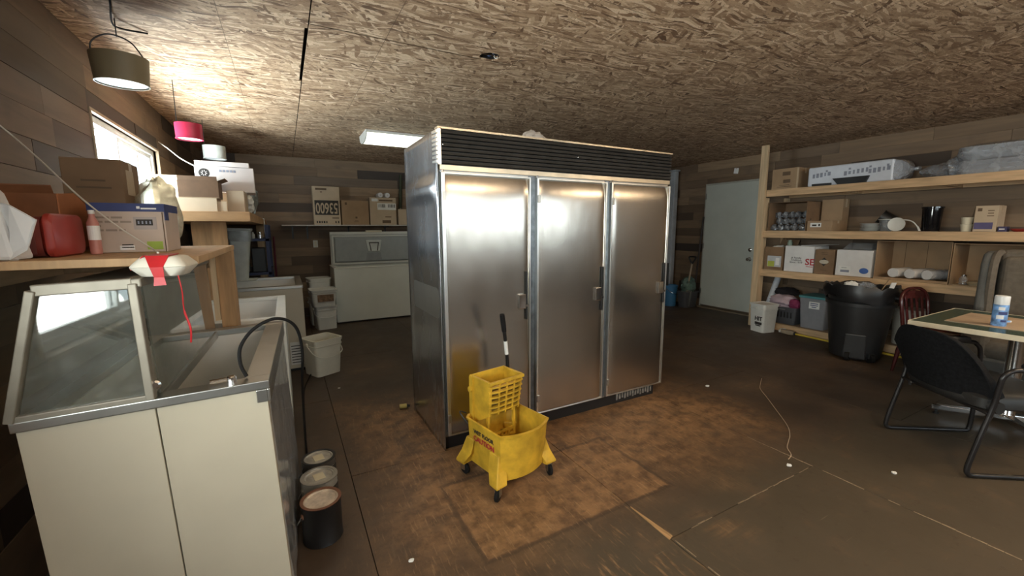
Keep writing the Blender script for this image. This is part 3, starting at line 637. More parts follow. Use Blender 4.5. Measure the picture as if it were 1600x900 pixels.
# ------------------------------------------------------------------ glass-hooded dipping cabinet in the left foreground
dc = thing('dipping_cabinet', 'cream ice cream dipping cabinet with steel rim and glass hood', 'freezer', (-0.064, 1.60, 0.021), (0, R(-1.9), R(-2.2)))
Wd, Dp, Ht = 0.61, 1.02, 0.86
obj('end_panel', MB().box((-Wd, 0, 0.0), (-0.302, 0.03, Ht)), WHITEE, dc, bevel=0.002)
obj('end_panel', MB().box((-0.298, 0, 0.0), (0, 0.03, Ht)), WHITEE, dc, bevel=0.002)
obj('end_panel', MB().box((-Wd, Dp - 0.03, 0.0), (0, Dp, Ht)), WHITEE, dc, bevel=0.002)
obj('side_panel', MB().box((-0.025, 0.03, 0.0), (0, Dp - 0.03, Ht)), M('grey_side', (0.50, 0.50, 0.49), 0.4), dc)
obj('side_panel', MB().box((-Wd, 0.03, 0.0), (-Wd + 0.025, Dp - 0.03, Ht)), WHITEE, dc)
obj('liner', MB().box((-Wd + 0.025, 0.03, 0.40), (-0.025, Dp - 0.03, 0.42)).box((-Wd + 0.025, 0.03, 0.42), (-Wd + 0.055, Dp - 0.03, Ht)).box((-0.055, 0.03, 0.42), (-0.025, Dp - 0.03, Ht)).box((-Wd + 0.055, 0.03, 0.42), (-0.055, 0.06, Ht)).box((-Wd + 0.055, Dp - 0.06, 0.42), (-0.055, Dp - 0.03, Ht)), LINER, dc)
rz0, rz1 = Ht, Ht + 0.030
rm = MB(); rm.box((-Wd - 0.006, -0.012, rz0), (0.012, 0.058, rz1)).box((-Wd - 0.006, Dp - 0.055, rz0), (0.012, Dp + 0.012, rz1)).box((-0.066, 0.058, rz0), (0.012, Dp - 0.055, rz1)).box((-Wd - 0.006, 0.058, rz0), (-Wd + 0.05, Dp - 0.055, rz1))
rm.box((0.002, -0.012, rz0 - 0.045), (0.012, Dp + 0.012, rz0)).box((-0.03, -0.012, rz0 - 0.045), (0.002, -0.002, rz0)).box((-0.315, 0.058, rz0 - 0.01), (-0.285, Dp - 0.055, rz1 - 0.004))
obj('rim', rm, RIM, dc, bevel=0.003)
# hood: end frames, back slope, upright front pane, top rail
hz0, hz1 = rz1, 1.252; xa, xb, xt = -Wd - 0.004, -0.305, -0.515
def quadframe(y, th=0.03):
    P = [Vector((xa, y, hz0)), Vector((xb, y, hz0)), Vector((xb + 0.005, y, hz1)), Vector((xt, y, hz1))]; f = MB()
    for i in range(4): f.bar(P[i], P[(i + 1) % 4], 0.022, th)
    return f
ef = obj('hood_end_frame', quadframe(0.0, 0.032), HOODF, dc, bevel=0.003)
obj('end_glass', MB().prism([(xa + 0.02, hz0 + 0.015), (xb - 0.015, hz0 + 0.015), (xb - 0.012, hz1 - 0.015), (xt + 0.01, hz1 - 0.015)], 0.000, 0.005, 'y'), HOODG, ef)
obj('knob', MB().lathe([(0.012, 0), (0.014, 0.01), (0.008, 0.014), (0, 0.014)], n=12, M4=Matrix.Translation((xb + 0.018, 0.0, hz0 + 0.045)) @ Matrix.Rotation(R(90), 4, 'X')), CHROME, ef)
ef2 = obj('hood_end_frame', quadframe(Dp - 0.06, 0.022), HOODF, dc, bevel=0.003)
obj('end_glass', MB().prism([(xa + 0.02, hz0 + 0.015), (xb - 0.015, hz0 + 0.015), (xb - 0.012, hz1 - 0.015), (xt + 0.01, hz1 - 0.015)], Dp - 0.062, Dp - 0.057, 'y'), HOODG, ef2)
obj('front_glass', MB().add([(xb + 0.012, 0.03, hz0 + 0.004), (xb + 0.012, Dp - 0.075, hz0 + 0.004), (xb + 0.012, Dp - 0.075, hz1 - 0.01), (xb + 0.012, 0.03, hz1 - 0.01), (xb + 0.017, 0.03, hz0 + 0.004), (xb + 0.017, Dp - 0.075, hz0 + 0.004), (xb + 0.017, Dp - 0.075, hz1 - 0.01), (xb + 0.017, 0.03, hz1 - 0.01)], [(0, 1, 2, 3), (4, 7, 6, 5), (0, 4, 5, 1), (1, 5, 6, 2), (2, 6, 7, 3), (3, 7, 4, 0)]), HOODG, dc)
obj('back_glass', MB().prism([(xa + 0.004, hz0 + 0.005), (xa + 0.010, hz0 + 0.005), (xt + 0.006, hz1 - 0.01), (xt, hz1 - 0.01)], 0.02, Dp - 0.08, 'y'), HOODG, dc)
obj('top_rail', MB().box((xb - 0.022, -0.01, hz1 - 0.012), (xb + 0.026, Dp - 0.04, hz1 + 0.014)), HOODF, dc, bevel=0.004)
obj('top_plate', MB().box((xt - 0.01, 0.015, hz1), (xb - 0.024, Dp - 0.05, hz1 + 0.006)), HOODF, dc)
obj('drain_fitting', MB().tube([(-0.16, 0.03, rz1 + 0.012), (-0.105, 0.035, rz1 + 0.012)], 0.008).lathe([(0.014, 0), (0.014, 0.018), (0.01, 0.022), (0, 0.022)], c=(-0.10, 0.035, rz1), n=12), CHROME, dc)
film = MB(); n = 16; vs = []
for i in range(n + 1):
    for j in range(9):
        vs.append((0.0035 + 0.0055 * (0.5 + 0.5 * math.sin(i * 1.9 + j * 1.1)) * (0.6 + 0.4 * math.sin(j * 2.3)), 0.01 + (Dp - 0.02) * i / n, 0.02 + 0.78 * j / 8))
film.add(vs, [(i * 9 + j, (i + 1) * 9 + j, (i + 1) * 9 + j + 1, i * 9 + j + 1) for i in range(n) for j in range(8)])
obj('loose_film', film, SHEER, dc, smooth=True)

tag(obj('black_cable', MB().tube(spline([(-0.150, 1.655, 0.915), (-0.165, 1.66, 0.96), (-0.160, 1.67, 1.02), (-0.115, 1.69, 1.075), (-0.045, 1.71, 1.098), (0.012, 1.76, 1.05), (0.030, 1.84, 0.93), (0.022, 1.95, 0.75), (0.020, 2.30, 0.35), (0.025, 2.70, 0.05), (0.03, 3.2, 0.008), (0.06, 4.0, 0.008), (0.16, 4.55, 0.008), (0.05, 4.57, 0.008)]), 0.0058, 8), BLACKR, smooth=True), 'black power cord looping up from the dipping cabinet rim', 'cord')

# ------------------------------------------------------------------ two more open cabinets standing behind it
def chest(name, label, x0, x1, y0, y1, h, rim, shell, tilt=0.0, lip=0.03, depth=0.4):
    t = thing(name, label, 'freezer', ((x0 + x1) / 2, (y0 + y1) / 2, 0)); o = L(t); w = 0.05
    obj('shell', MB(o).box((x0, y0, 0.03), (x1, y0 + 0.02, h)).box((x0, y1 - 0.02, 0.03), (x1, y1, h)).box((x0, y0 + 0.02, 0.03), (x0 + 0.02, y1 - 0.02, h)).box((x1 - 0.02, y0 + 0.02, 0.03), (x1, y1 - 0.02, h)), shell, t, bevel=0.004)
    obj('base', MB(o).box((x0 + 0.03, y0 + 0.03, 0.0), (x1 - 0.03, y1 - 0.03, 0.05)), BLACK, t)
    obj('liner', MB(o).box((x0 + 0.02, y0 + 0.02, h - depth), (x1 - 0.02, y1 - 0.02, h - depth + 0.02)).box((x0 + 0.02, y0 + 0.02, h - depth + 0.02), (x0 + w, y1 - 0.02, h)).box((x1 - w, y0 + 0.02, h - depth + 0.02), (x1 - 0.02, y1 - 0.02, h)).box((x0 + w, y0 + 0.02, h - depth + 0.02), (x1 - w, y0 + w, h)).box((x0 + w, y1 - w, h - depth + 0.02), (x1 - w, y1 - 0.02, h)), LINER, t)
    q = 0.055; obj('rim', MB(o).box((x0 - 0.006, y0 - 0.006, h), (x1 + 0.006, y0 + q, h + lip)).box((x0 - 0.006, y1 - q, h), (x1 + 0.006, y1 + 0.006, h + lip)).box((x0 - 0.006, y0 + q, h), (x0 + q, y1 - q, h + lip)).box((x1 - q, y0 + q, h), (x1 + 0.006, y1 - q, h + lip)), rim, t, bevel=0.004)
    return t
ca = chest('open_freezer', 'open white chest cabinet between the glass-hooded one and the steel-rimmed one', -0.62, -0.035, 3.0, 4.02, 0.83, WHITEP, FREEZW, depth=0.33)
cb = chest('steel_rimmed_freezer', 'open white chest cabinet with grey steel rim at the far end', -0.60, 0.12, 4.58, 5.55, 0.84, RIM, WHITEE, depth=0.3); o = L(cb)
vg = obj('vent_grille', MB(o).box((-0.03, 4.574, 0.07), (0.095, 4.58, 0.30)), WHITEP, cb)
for i in range(7): obj('vent_slot', MB(o).box((-0.02, 4.572, 0.09 + i * 0.028), (0.085, 4.575, 0.098 + i * 0.028)), INK, vg)

# ------------------------------------------------------------------ chest freezer with its lid up, against the back wall
cf = thing('chest_freezer', 'white chest freezer with its grey lid standing open below the wall shelf', 'freezer', (1.27, 6.95, 0)); o = L(cf)
cx0, cx1, cy0, cy1, ch = 0.605, 1.95, 6.60, 7.28, 0.835
obj('cabinet', MB(o).box((cx0, cy0, 0.025), (cx1, cy0 + 0.06, ch)).box((cx0, cy1 - 0.06, 0.025), (cx1, cy1, ch)).box((cx0, cy0 + 0.06, 0.025), (cx0 + 0.06, cy1 - 0.06, ch)).box((cx1 - 0.06, cy0 + 0.06, 0.025), (cx1, cy1 - 0.06, ch)).box((cx0 + 0.06, cy0 + 0.06, 0.025), (cx1 - 0.06, cy1 - 0.06, 0.15)), FREEZW, cf, bevel=0.008)
obj('rim', MB(o).box((cx0 - 0.004, cy0 - 0.006, ch - 0.004), (cx1 + 0.004, cy0 + 0.05, ch + 0.012)).box((cx0 - 0.004, cy0 + 0.05, ch - 0.004), (cx0 + 0.05, cy1, ch + 0.012)), WHITEP, cf, bevel=0.004)
obj('plinth', MB(o).box((cx0 + 0.03, cy0 + 0.03, 0.0), (cx1 - 0.03, cy1 - 0.03, 0.025)), BLACK, cf)
lx0, lx1, lz0, lz1, ly = 0.63, 1.975, 0.825, 1.372, 7.20
lid = obj('lid', MB(o).box((lx0, ly + 0.012, lz0), (lx1, ly + 0.07, lz1)), FREEZW, cf, bevel=0.008)
obj('lid_gasket', MB(o).box((lx0 + 0.012, ly, lz0 + 0.012), (lx1 - 0.012, ly + 0.014, lz0 + 0.03)).box((lx0 + 0.012, ly, lz1 - 0.055), (lx1 - 0.012, ly + 0.014, lz1 - 0.037)).box((lx0 + 0.012, ly, lz0 + 0.03), (lx0 + 0.03, ly + 0.014, lz1 - 0.055)).box((lx1 - 0.03, ly, lz0 + 0.03), (lx1 - 0.012, ly + 0.014, lz1 - 0.055)), M('gasket', (0.45, 0.47, 0.46), 0.6), lid, bevel=0.004)
obj('lid_liner', MB(o).frus((lx0 + 0.05, lz0 + 0.05), (lx1 - 0.05, lz1 - 0.075), 0, (lx0 + 0.07, lz0 + 0.07), (lx1 - 0.07, lz1 - 0.095), 0.03, Matrix.Translation((0, ly + 0.014, 0)) @ Matrix.Rotation(R(90), 4, 'X')), LIDGREY, lid, bevel=0.006)
obj('lamp_housing', MB(o).prism([(1.165, 1.235), (1.42, 1.235), (1.385, 1.05), (1.20, 1.05)], ly - 0.034, ly - 0.012, 'y'), M('lamp_cover', (0.60, 0.64, 0.63), 0.35), lid, bevel=0.006)
obj('lamp_guard', MB(o).prism([(1.215, 1.20), (1.375, 1.20), (1.355, 1.185), (1.235, 1.185)], ly - 0.04, ly - 0.034, 'y').prism([(1.215, 1.20), (1.228, 1.20), (1.252, 1.06), (1.238, 1.06)], ly - 0.04, ly - 0.034, 'y').prism([(1.375, 1.20), (1.362, 1.20), (1.338, 1.06), (1.352, 1.06)], ly - 0.04, ly - 0.034, 'y'), INK, lid)
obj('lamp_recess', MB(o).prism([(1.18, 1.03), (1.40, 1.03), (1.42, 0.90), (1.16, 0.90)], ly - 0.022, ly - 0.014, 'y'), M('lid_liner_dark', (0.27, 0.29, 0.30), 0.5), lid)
obj('lid_handle', MB(o).box((1.18, ly + 0.0, lz1 - 0.008), (1.44, ly + 0.05, lz1 + 0.022)), CREAMP, lid, bevel=0.008)

# ------------------------------------------------------------------ black visitor chair in the right foreground
FAB = M('black_upholstery', (0.010, 0.0105, 0.012), 0.9, var=0.35, scale=60, bump=0.15, spec=0.15); VINYL = M('black_vinyl', (0.017, 0.017, 0.017), 0.5, var=0.2)
BT = M('black_tube', (0.035, 0.033, 0.034), 0.28, 0.6)
vc = thing('visitor_chair', 'black upholstered armchair on a tubular sled frame in the right foreground', 'chair', (3.47, 0.93, 0), (0, 0, R(-124)))
hw = 0.29
for s in (-1, 1):
    pts = spline([(s * hw, 0.50, 0.014), (s * hw, 0.20, 0.014)], 3) + spline([(s * hw, 0.06, 0.014), (s * hw, 0.018, 0.020), (s * hw, 0.006, 0.06), (s * hw * 1.0, 0.035, 0.20), (s * hw * 1.0, 0.085, 0.42), (s * hw * 1.02, 0.095, 0.54), (s * hw * 1.04, 0.10, 0.60), (s * hw * 1.05, 0.13, 0.635), (s * hw * 1.05, 0.20, 0.645), (s * hw * 1.05, 0.46, 0.645), (s * hw * 1.04, 0.52, 0.625), (s * hw * 1.02, 0.545, 0.56), (s * hw, 0.55, 0.30), (s * hw, 0.545, 0.06), (s * hw, 0.53, 0.018), (s * hw, 0.50, 0.014)], 5)
    obj('side_frame', MB().tube(pts, 0.0135, 10), BT, vc, smooth=True)
    obj('armrest', MB().loft([[(s * hw * 1.05 + x, y, 0.652 + z) for x, z in [(-0.022, 0), (0.022, 0), (0.026, 0.012), (0.018, 0.026), (-0.018, 0.026), (-0.026, 0.012)]] for y in (0.20, 0.24, 0.42, 0.46)], True, True), BLACK, vc, smooth=True)
obj('cross_tube', MB().tube([(-hw, 0.075, 0.385), (hw, 0.075, 0.385)], 0.011, 8).tube([(-hw, 0.55, 0.36), (hw, 0.55, 0.36)], 0.011, 8).bar((-0.2, 0.07, 0.39), (-0.2, 0.55, 0.37), 0.02, 0.02).bar((0.2, 0.07, 0.39), (0.2, 0.55, 0.37), 0.02, 0.02), BT, vc)
rings = []
for z, e in ((0.385, 0.03), (0.40, 0.0), (0.455, 0.0), (0.478, 0.02), (0.485, 0.06)):
    rings.append([(x, y + 0.31, z) for x, y in rsq(0.53 - 2 * e, 0.50 - 2 * e, 0.07)])
obj('seat', MB().loft(rings, True, True), VINYL, vc, smooth=True)
# backrest: rounded-top shell, curved around the sitter
def back_shape(yoff, thick, grow):
    cols, rows = 22, 14; front = []; 
    for i in range(rows + 1):
        v = i / rows; row = []
        for j in range(cols + 1):
            u = -1 + 2 * j / cols
            half = (0.315 + grow)
            # superellipse outline, squarer at the bottom
            zt = 0.80 + grow - 0.16 * abs(u) ** 3.2 ; zb = 0.425 - grow + 0.03 * abs(u) ** 4
            z = zb + (zt - zb) * v
            x = half * u * (1 - 0.06 * v * abs(u)) - 0.04
            y = 0.055 - 0.10 * (v ** 1.2) + 0.085 * u * u + yoff
            row.append((x, y, z))
        front.append(row)
    return front, rows, cols
def back_mesh(y0, th, grow):
    A, rows, cols = back_shape(y0, th, grow); B, _, _ = back_shape(y0 + th, th, grow - 0.015); vs = []; fs = []; k = cols + 1
    for Gd in (A, B):
        for row in Gd: vs += row
    n = (rows + 1) * k
    for i in range(rows):
        for j in range(cols):
            a = i * k + j; fs.append((a, a + 1, a + k + 1, a + k)); fs.append((n + a, n + a + k, n + a + k + 1, n + a + 1))
    for j in range(cols): fs.append((j, n + j, n + j + 1, j + 1)); b = rows * k + j; fs.append((b, b + 1, n + b + 1, n + b))
    for i in range(rows): a = i * k; fs.append((a, a + k, n + a + k, n + a)); b = a + cols; fs.append((b, n + b, n + b + k, b + k))
    return MB().add(vs, fs)
obj('backrest', back_mesh(-0.02, 0.055, 0.0), FAB, vc, smooth=True, bevel=0.012)
obj('lumbar_roll', MB().loft([[(x, 0.065 + 0.07 * (x / 0.3) ** 2 + 0.026 * math.cos(a), 0.415 + 0.035 * math.sin(a)) for a in [2 * math.pi * q / 12 for q in range(12)]] for x in [-0.285 + 0.57 * i / 12 for i in range(13)]], True, True), VINYL, vc, smooth=True)
obj('back_knob', MB().lathe([(0.010, 0), (0.010, 0.02), (0.006, 0.028), (0, 0.028)], n=8, M4=Matrix.Translation((-0.17, 0.03, 0.375))), BLACK, vc)

# ------------------------------------------------------------------ dining table, with what lies on it
tb = thing('dining_table', 'green topped table with cream edge on a chrome pedestal', 'table', (4.42, 0.735, 0)); o = L(tb)
GREEN = M('green_laminate', (0.022, 0.06, 0.046), 0.25, var=0.3, scale=20)
obj('tabletop', MB(o).box((3.965, 0.26, 0.712), (4.865, 1.215, 0.742)), GREEN, tb, bevel=0.002)
e = MB(o); e.box((3.957, 0.252, 0.708), (3.965, 1.223, 0.743)).box((4.865, 0.252, 0.708), (4.873, 1.223, 0.743)).box((3.965, 1.215, 0.708), (4.865, 1.223, 0.743)).box((3.965, 0.252, 0.708), (4.865, 0.26, 0.743))
obj('edge_band', e, M('cream_edge', (0.70, 0.62, 0.46), 0.4), tb, bevel=0.002)
obj('pedestal', MB(o).lathe([(0.055, 0.06), (0.045, 0.075), (0.045, 0.66), (0.05, 0.665), (0.05, 0.69)], c=(4.50, 0.790, 0), n=20), CHROME, tb, smooth=True)
obj('mounting_plate', MB(o).box((4.30, 0.55, 0.69), (4.70, 0.92, 0.709)), BLACK, tb)
for a in (35, 125, 215, 305):
    d = Vector((math.cos(R(a)), math.sin(R(a)), 0)); c = Vector((4.50, 0.790, 0.055))
    ft = obj('foot', MB(o).loft([[tuple(c + d * s + d.cross(Vector((0, 0, 1))) * w * m + Vector((0, 0, zz))) for m, zz in ((-1, -0.02), (1, -0.02), (1, 0.02), (-1, 0.02))] for s, w in ((0.02, 0.03), (0.20, 0.024), (0.36, 0.016), (0.40, 0.01))], True, True), CHROME, tb, bevel=0.005)
    p = c + d * 0.37; obj('glide', MB(o).lathe([(0.018, 0.0), (0.018, 0.012), (0.008, 0.016), (0.008, 0.04)], c=(p.x, p.y, 0), n=10), BLACK, ft)
tag(obj('paper_placemat', MB().box((4.15, 0.42, 0.7425), (4.70, 1.085, 0.7455), Matrix.Identity(4)), M('kraft_sheet', (0.42, 0.31, 0.21), 0.7)), 'tan cardboard sheet lying on the green tabletop', 'cardboard')
sc = thing('spray_can', 'blue and white wipes canister standing on the table', 'canister', (4.245, 0.845, 0.7456))
CANW = M('can_white', (0.74, 0.77, 0.80), 0.35); CANB = M('can_blue', (0.16, 0.33, 0.66), 0.35, var=0.55, scale=26, stretch=(1, 1, 1))
obj('canister', MB().lathe([(0.035, 0.0), (0.037, 0.004), (0.037, 0.145), (0.036, 0.147)], n=24), CANB, sc, smooth=True)
obj('cap', MB().lathe([(0.0365, 0.147), (0.0365, 0.20), (0.034, 0.206), (0.0, 0.206)], n=24), CANW, sc, smooth=True)
for i, (a, z, w, h, m) in enumerate(((200, 0.11, 0.03, 0.022, CANW), (215, 0.08, 0.045, 0.02, NAVY), (195, 0.05, 0.035, 0.026, CANW), (225, 0.03, 0.03, 0.014, NAVY))):
    P = [[(0.0376 * math.cos(R(a) + t), 0.0376 * math.sin(R(a) + t), zz) for t in [-w / 0.074 + w / 0.037 * q / 6 for q in range(7)]] for zz in (z, z + h)]
    vs = P[0] + P[1]; obj('printed_band', MB().add(vs, [(q, q + 1, q + 8, q + 7) for q in range(6)]), m, sc)
pk = thing('sponge_packet', 'small white and blue packet beside the canister', 'packet', (4.42, 0.86, 0.7456), (0, 0, R(-20)))
obj('packet', MB().box((-0.045, -0.02, 0), (0.045, 0.02, 0.014)), CANW, pk, bevel=0.003); obj('blue_stripe', MB().box((-0.02, -0.0205, 0.003), (0.03, 0.0205, 0.0145)), CANB, pk)
lb = tag(obj('folded_paper', MB().prism([(4.38, 0.52), (4.66, 0.60), (4.60, 0.74), (4.36, 0.66)], 0.7458, 0.7472), CARDL), 'folded pale paper at the table edge', 'paper')

# dark red hoop-back chair behind the table
MAH = M('mahogany_gloss', (0.055, 0.012, 0.012), 0.16, var=0.3)
rc = thing('hoop_back_chair', 'glossy dark red wooden chair with spindle hoop back behind the table', 'chair', (5.33, 1.45, 0), (0, 0, R(165)))
obj('seat', MB().loft([[(x, y + 0.0, z) for x, y in rsq(0.40 - e, 0.40 - e, 0.10)] for z, e in ((0.42, 0.03), (0.43, 0.0), (0.45, 0.0), (0.455, 0.02))], True, True), MAH, rc, smooth=True)
for sx in (-1, 1):
    for sy in (-1, 1): obj('leg', MB().tube([(sx * 0.14, sy * 0.14, 0.425), (sx * 0.165, sy * 0.165, 0.22), (sx * 0.185, sy * 0.185, 0.0)], [0.015, 0.02, 0.012], 10), MAH, rc, smooth=True)
obj('stretcher', MB().tube([(-0.165, 0.0, 0.2), (0.165, 0.0, 0.2)], 0.009).tube([(-0.165, -0.165, 0.2), (-0.165, 0.165, 0.2)], 0.009).tube([(0.165, -0.165, 0.2), (0.165, 0.165, 0.2)], 0.009), MAH, rc)
hoop = spline([(-0.165, -0.15, 0.44), (-0.172, -0.175, 0.62), (-0.165, -0.195, 0.74), (-0.10, -0.205, 0.805), (0.0, -0.207, 0.82), (0.10, -0.205, 0.805), (0.165, -0.195, 0.74), (0.172, -0.175, 0.62), (0.165, -0.15, 0.44)], 5)
obj('hoop', MB().tube(hoop, 0.016, 10), MAH, rc, smooth=True)
obj('crest_panel', MB().prism([(-0.155, 0.72), (-0.12, 0.785), (0, 0.805), (0.12, 0.785), (0.155, 0.72)], -0.21, -0.195, 'y'), MAH, rc, bevel=0.004)
for x in (-0.10, -0.033, 0.033, 0.10): obj('spindle', MB().bar((x, -0.15, 0.445), (x * 1.05, -0.20, 0.74), 0.026, 0.012), MAH, rc, bevel=0.003)

# grey upholstered armchair behind the table
GF = M('grey_brown_fabric', (0.135, 0.115, 0.092), 0.9, var=0.15, scale=30, bump=0.1); GV = M('grey_side_fabric', (0.105, 0.105, 0.10), 0.8, var=0.12, scale=20)
ac = thing('wing_armchair', 'grey-brown upholstered wing armchair in front of the shelves', 'armchair', (5.35, 0.85, 0), (0, 0, R(90)))
obj('base', MB().box((-0.36, -0.34, 0.10), (0.36, 0.34, 0.34)), GV, ac, bevel=0.02)
obj('seat_cushion', MB().loft([[(x, y + 0.03, z) for x, y in rsq(0.52 - e, 0.60 - e, 0.06)] for z, e in ((0.34, 0.04), (0.37, 0.0), (0.45, 0.0), (0.48, 0.05))], True, True), GF, ac, smooth=True)
for s in (-1, 1):
    obj('arm', MB().box((s * 0.27 - 0.09, -0.30, 0.30), (s * 0.27 + 0.09, 0.34, 0.64)), GF, ac, bevel=0.05, seg=4)
    w = MB().loft([[(s * 0.33 + dx, y, z) for y, z in [(-0.34, 0.60), (0.05, 0.62), (0.075, 0.72), (0.06, 1.10), (0.02, 1.185), (-0.05, 1.205), (-0.34, 1.20)]] for dx in (-0.035, 0.035)], True, True)
    obj('wing', w, GV, ac, bevel=0.028, seg=4)
    obj('wing_piping', MB().tube(spline([(s * 0.33 - s * 0.045, 0.03, 0.66), (s * 0.33 - s * 0.045, 0.055, 0.9), (s * 0.33 - s * 0.045, 0.045, 1.09), (s * 0.33 - s * 0.045, 0.0, 1.17), (s * 0.33 - s * 0.045, -0.1, 1.19)]), 0.028, 8), GF, ac, smooth=True)
    for y in (-0.30, 0.30): obj('leg', MB().frus((s * 0.32 - 0.015, y - 0.015), (s * 0.32 + 0.015, y + 0.015), 0.0, (s * 0.32 - 0.025, y - 0.025), (s * 0.32 + 0.025, y + 0.025), 0.11), MAH, ac)
obj('backrest', MB().box((-0.31, -0.36, 0.40), (0.31, -0.16, 1.215)), GF, ac, bevel=0.045, seg=4)
obj('back_cushion', MB().box((-0.27, -0.18, 0.48), (0.27, -0.05, 1.16)), GF, ac, bevel=0.05, seg=4)

# ------------------------------------------------------------------ timber shelf unit along the right wall
SX0, SX1, SY0, SY1 = 5.92, 6.52, 0.30, 3.48
su = thing('timber_shelving', 'long pine stud shelving unit along the right wall', 'shelf', (6.22, 1.9, 0)); o = L(su)
obj('post', MB(o).box((SX0 - 0.04, SY1, 0.0), (SX0, SY1 + 0.09, 2.525)), PINEV, su, bevel=0.002)
obj('post', MB(o).box((SX0, SY1 + 0.0, 0.0), (SX0 + 0.09, SY1 + 0.038, 1.82)), PINEV, su, bevel=0.002)
obj('post', MB(o).box((SX1 - 0.09, SY1, 0.0), (SX1, SY1 + 0.04, 1.83)), PINEV, su, bevel=0.002)
obj('post', MB(o).box((SX0, SY0 - 0.04, 0.0), (SX0 + 0.09, SY0, 2.525)), PINEV, su); obj('post', MB(o).box((SX1 - 0.09, SY0 - 0.04, 0.0), (SX1, SY0, 2.525)), PINEV, su)
SHZ = (0.092, 0.825, 1.365, 1.925)
for z in SHZ:
    h = 0.092 if z > 0.1 else 0.09
    obj('front_rail', MB(o).box((SX0, SY0, z - h), (SX0 + 0.04, SY1 - 0.002, z)), PINE, su, bevel=0.002)
    obj('back_rail', MB(o).box((SX1 - 0.04, SY0, z - h), (SX1, SY1 - 0.002, z)), PINE, su)
    obj('shelf_board', MB(o).box((SX0 + 0.041, SY0, z - 0.016), (SX1 - 0.041, SY1 - 0.002, z - 0.002)), M('dusty_ply', (0.33, 0.235, 0.15), 0.7, var=0.2, scale=4), su)
    for y in (0.8, 1.7, 2.6): obj('joist', MB(o).box((SX0 + 0.041, y, z - h), (SX1 - 0.041, y + 0.038, z - 0.017)), PINE, su)

def cbox(name, label, x0, x1, y0, y1, z0, z1, mat=CARD, face='-x', tape=True, cat='box', rot=0.0, group=None, seam=True):
    """closed carton standing on its base; returns (thing, half sizes)"""
    t = thing(name, label, cat, ((x0 + x1) / 2, (y0 + y1) / 2, z0), (0, 0, rot), group); hx, hy, h = (x1 - x0) / 2, (y1 - y0) / 2, z1 - z0
    obj('carton', MB().box((-hx, -hy, 0), (hx, hy, h)), mat, t, bevel=0.003)
    g = 0.0012
    if seam:
        if face == '-x': obj('top_flap', MB().box((-hx + g, -hy + g, h), (-g, hy - g, h + 0.0025)), mat, t); obj('top_flap', MB().box((g, -hy + g, h), (hx - g, hy - g, h + 0.0025)), mat, t)
        else: obj('top_flap', MB().box((-hx + g, -hy + g, h), (hx - g, -g, h + 0.0025)), mat, t); obj('top_flap', MB().box((-hx + g, g, h), (hx - g, hy - g, h + 0.0025)), mat, t)
    if tape:
        if face == '-x': obj('tape', MB().box((-0.022, -hy - 0.0012, h * 0.75), (0.022, hy + 0.0012, h + 0.0037)), TAPE, t)
        else: obj('tape', MB().box((-hx - 0.0012, -0.022, h * 0.75), (hx + 0.0012, 0.022, h + 0.0037)), TAPE, t)
    return t, hx, hy, h
def obox(name, label, x0, x1, y0, y1, z0, z1, mat, inner, flaps=(), cat='box', open_side=None, rot=0.0, th=0.005, tilt=0.0):
    """open carton; open_side '-x' leaves the front out; flaps = list of (edge, length, angle from horizontal outward)"""
    t = thing(name, label, cat, ((x0 + x1) / 2, (y0 + y1) / 2, z0), (0, tilt, rot)); hx, hy, h = (x1 - x0) / 2, (y1 - y0) / 2, z1 - z0
    obj('bottom', MB().box((-hx, -hy, 0), (hx, hy, th)), inner, t)
    sides = {'-x': ((-hx, -hy, th), (-hx + th, hy, h)), '+x': ((hx - th, -hy, th), (hx, hy, h)), '-y': ((-hx + th, -hy, th), (hx - th, -hy + th, h)), '+y': ((-hx + th, hy - th, th), (hx - th, hy, h))}
    for k, (a, b) in sides.items():
        if k == open_side: continue
        obj('side_wall', MB().box(a, b), mat, t)
    if open_side == '-x':
        obj('top', MB().box((-hx, -hy, h - th), (hx, hy, h)), mat, t)
    for e, ln, ang in flaps:
        a = R(ang); c, s = math.cos(a) * ln, math.sin(a) * ln; m = MB()
        if e == '-x': m.prism([(-hx, h), (-hx - c, h + s), (-hx - c, h + s + 0.004), (-hx, h + 0.004)], -hy + 0.004, hy - 0.004, 'y')
        if e == '+x': m.prism([(hx, h), (hx + c, h + s), (hx + c, h + s + 0.004), (hx, h + 0.004)], -hy + 0.004, hy - 0.004, 'y')
        if e == '-y': m.prism([(-hy, h), (-hy - c, h + s), (-hy - c, h + s + 0.004), (-hy, h + 0.004)], -hx + 0.004, hx - 0.004, 'x')
        if e == '+y': m.prism([(hy, h), (hy + c, h + s), (hy + c, h + s + 0.004), (hy, h + 0.004)], -hx + 0.004, hx - 0.004, 'x')
        obj('flap', m, mat, t)
    return t, hx, hy, h
def mark(t, face, hx, hy, u, v, w, h, mat, name='printed_mark', d=0.0016):
    """flat print on a face: u across (towards the viewer's right), v up from the base"""
    m = MB()
    if face == '-x': m.box((-hx - d, -u - w / 2, v - h / 2), (-hx, -u + w / 2, v + h / 2))
    elif face == '-y': m.box((u - w / 2, -hy - d, v - h / 2), (u + w / 2, -hy, v + h / 2))
    elif face == '+x': m.box((hx, u - w / 2, v - h / 2), (hx + d, u + w / 2, v + h / 2))
    return obj(name, m, mat, t)
def words(t, face, hx, hy, s, u, v, size, mat, name='lettering', flip=False, sx=1.0, bold=0.0, d=0.0018):
    rz = R(180) if flip else 0
    if face == '-x': loc = (-hx - d, -u, v); rot = RNX
    elif face == '-y': loc = (u, -hy - d, v); rot = RX
    else: loc = (hx + d, u, v); rot = RPX
    if flip: rot = (rot[0], R(180), rot[2])
    return text(s, size, loc, rot, mat, t, name, sx=sx, bold=bold)
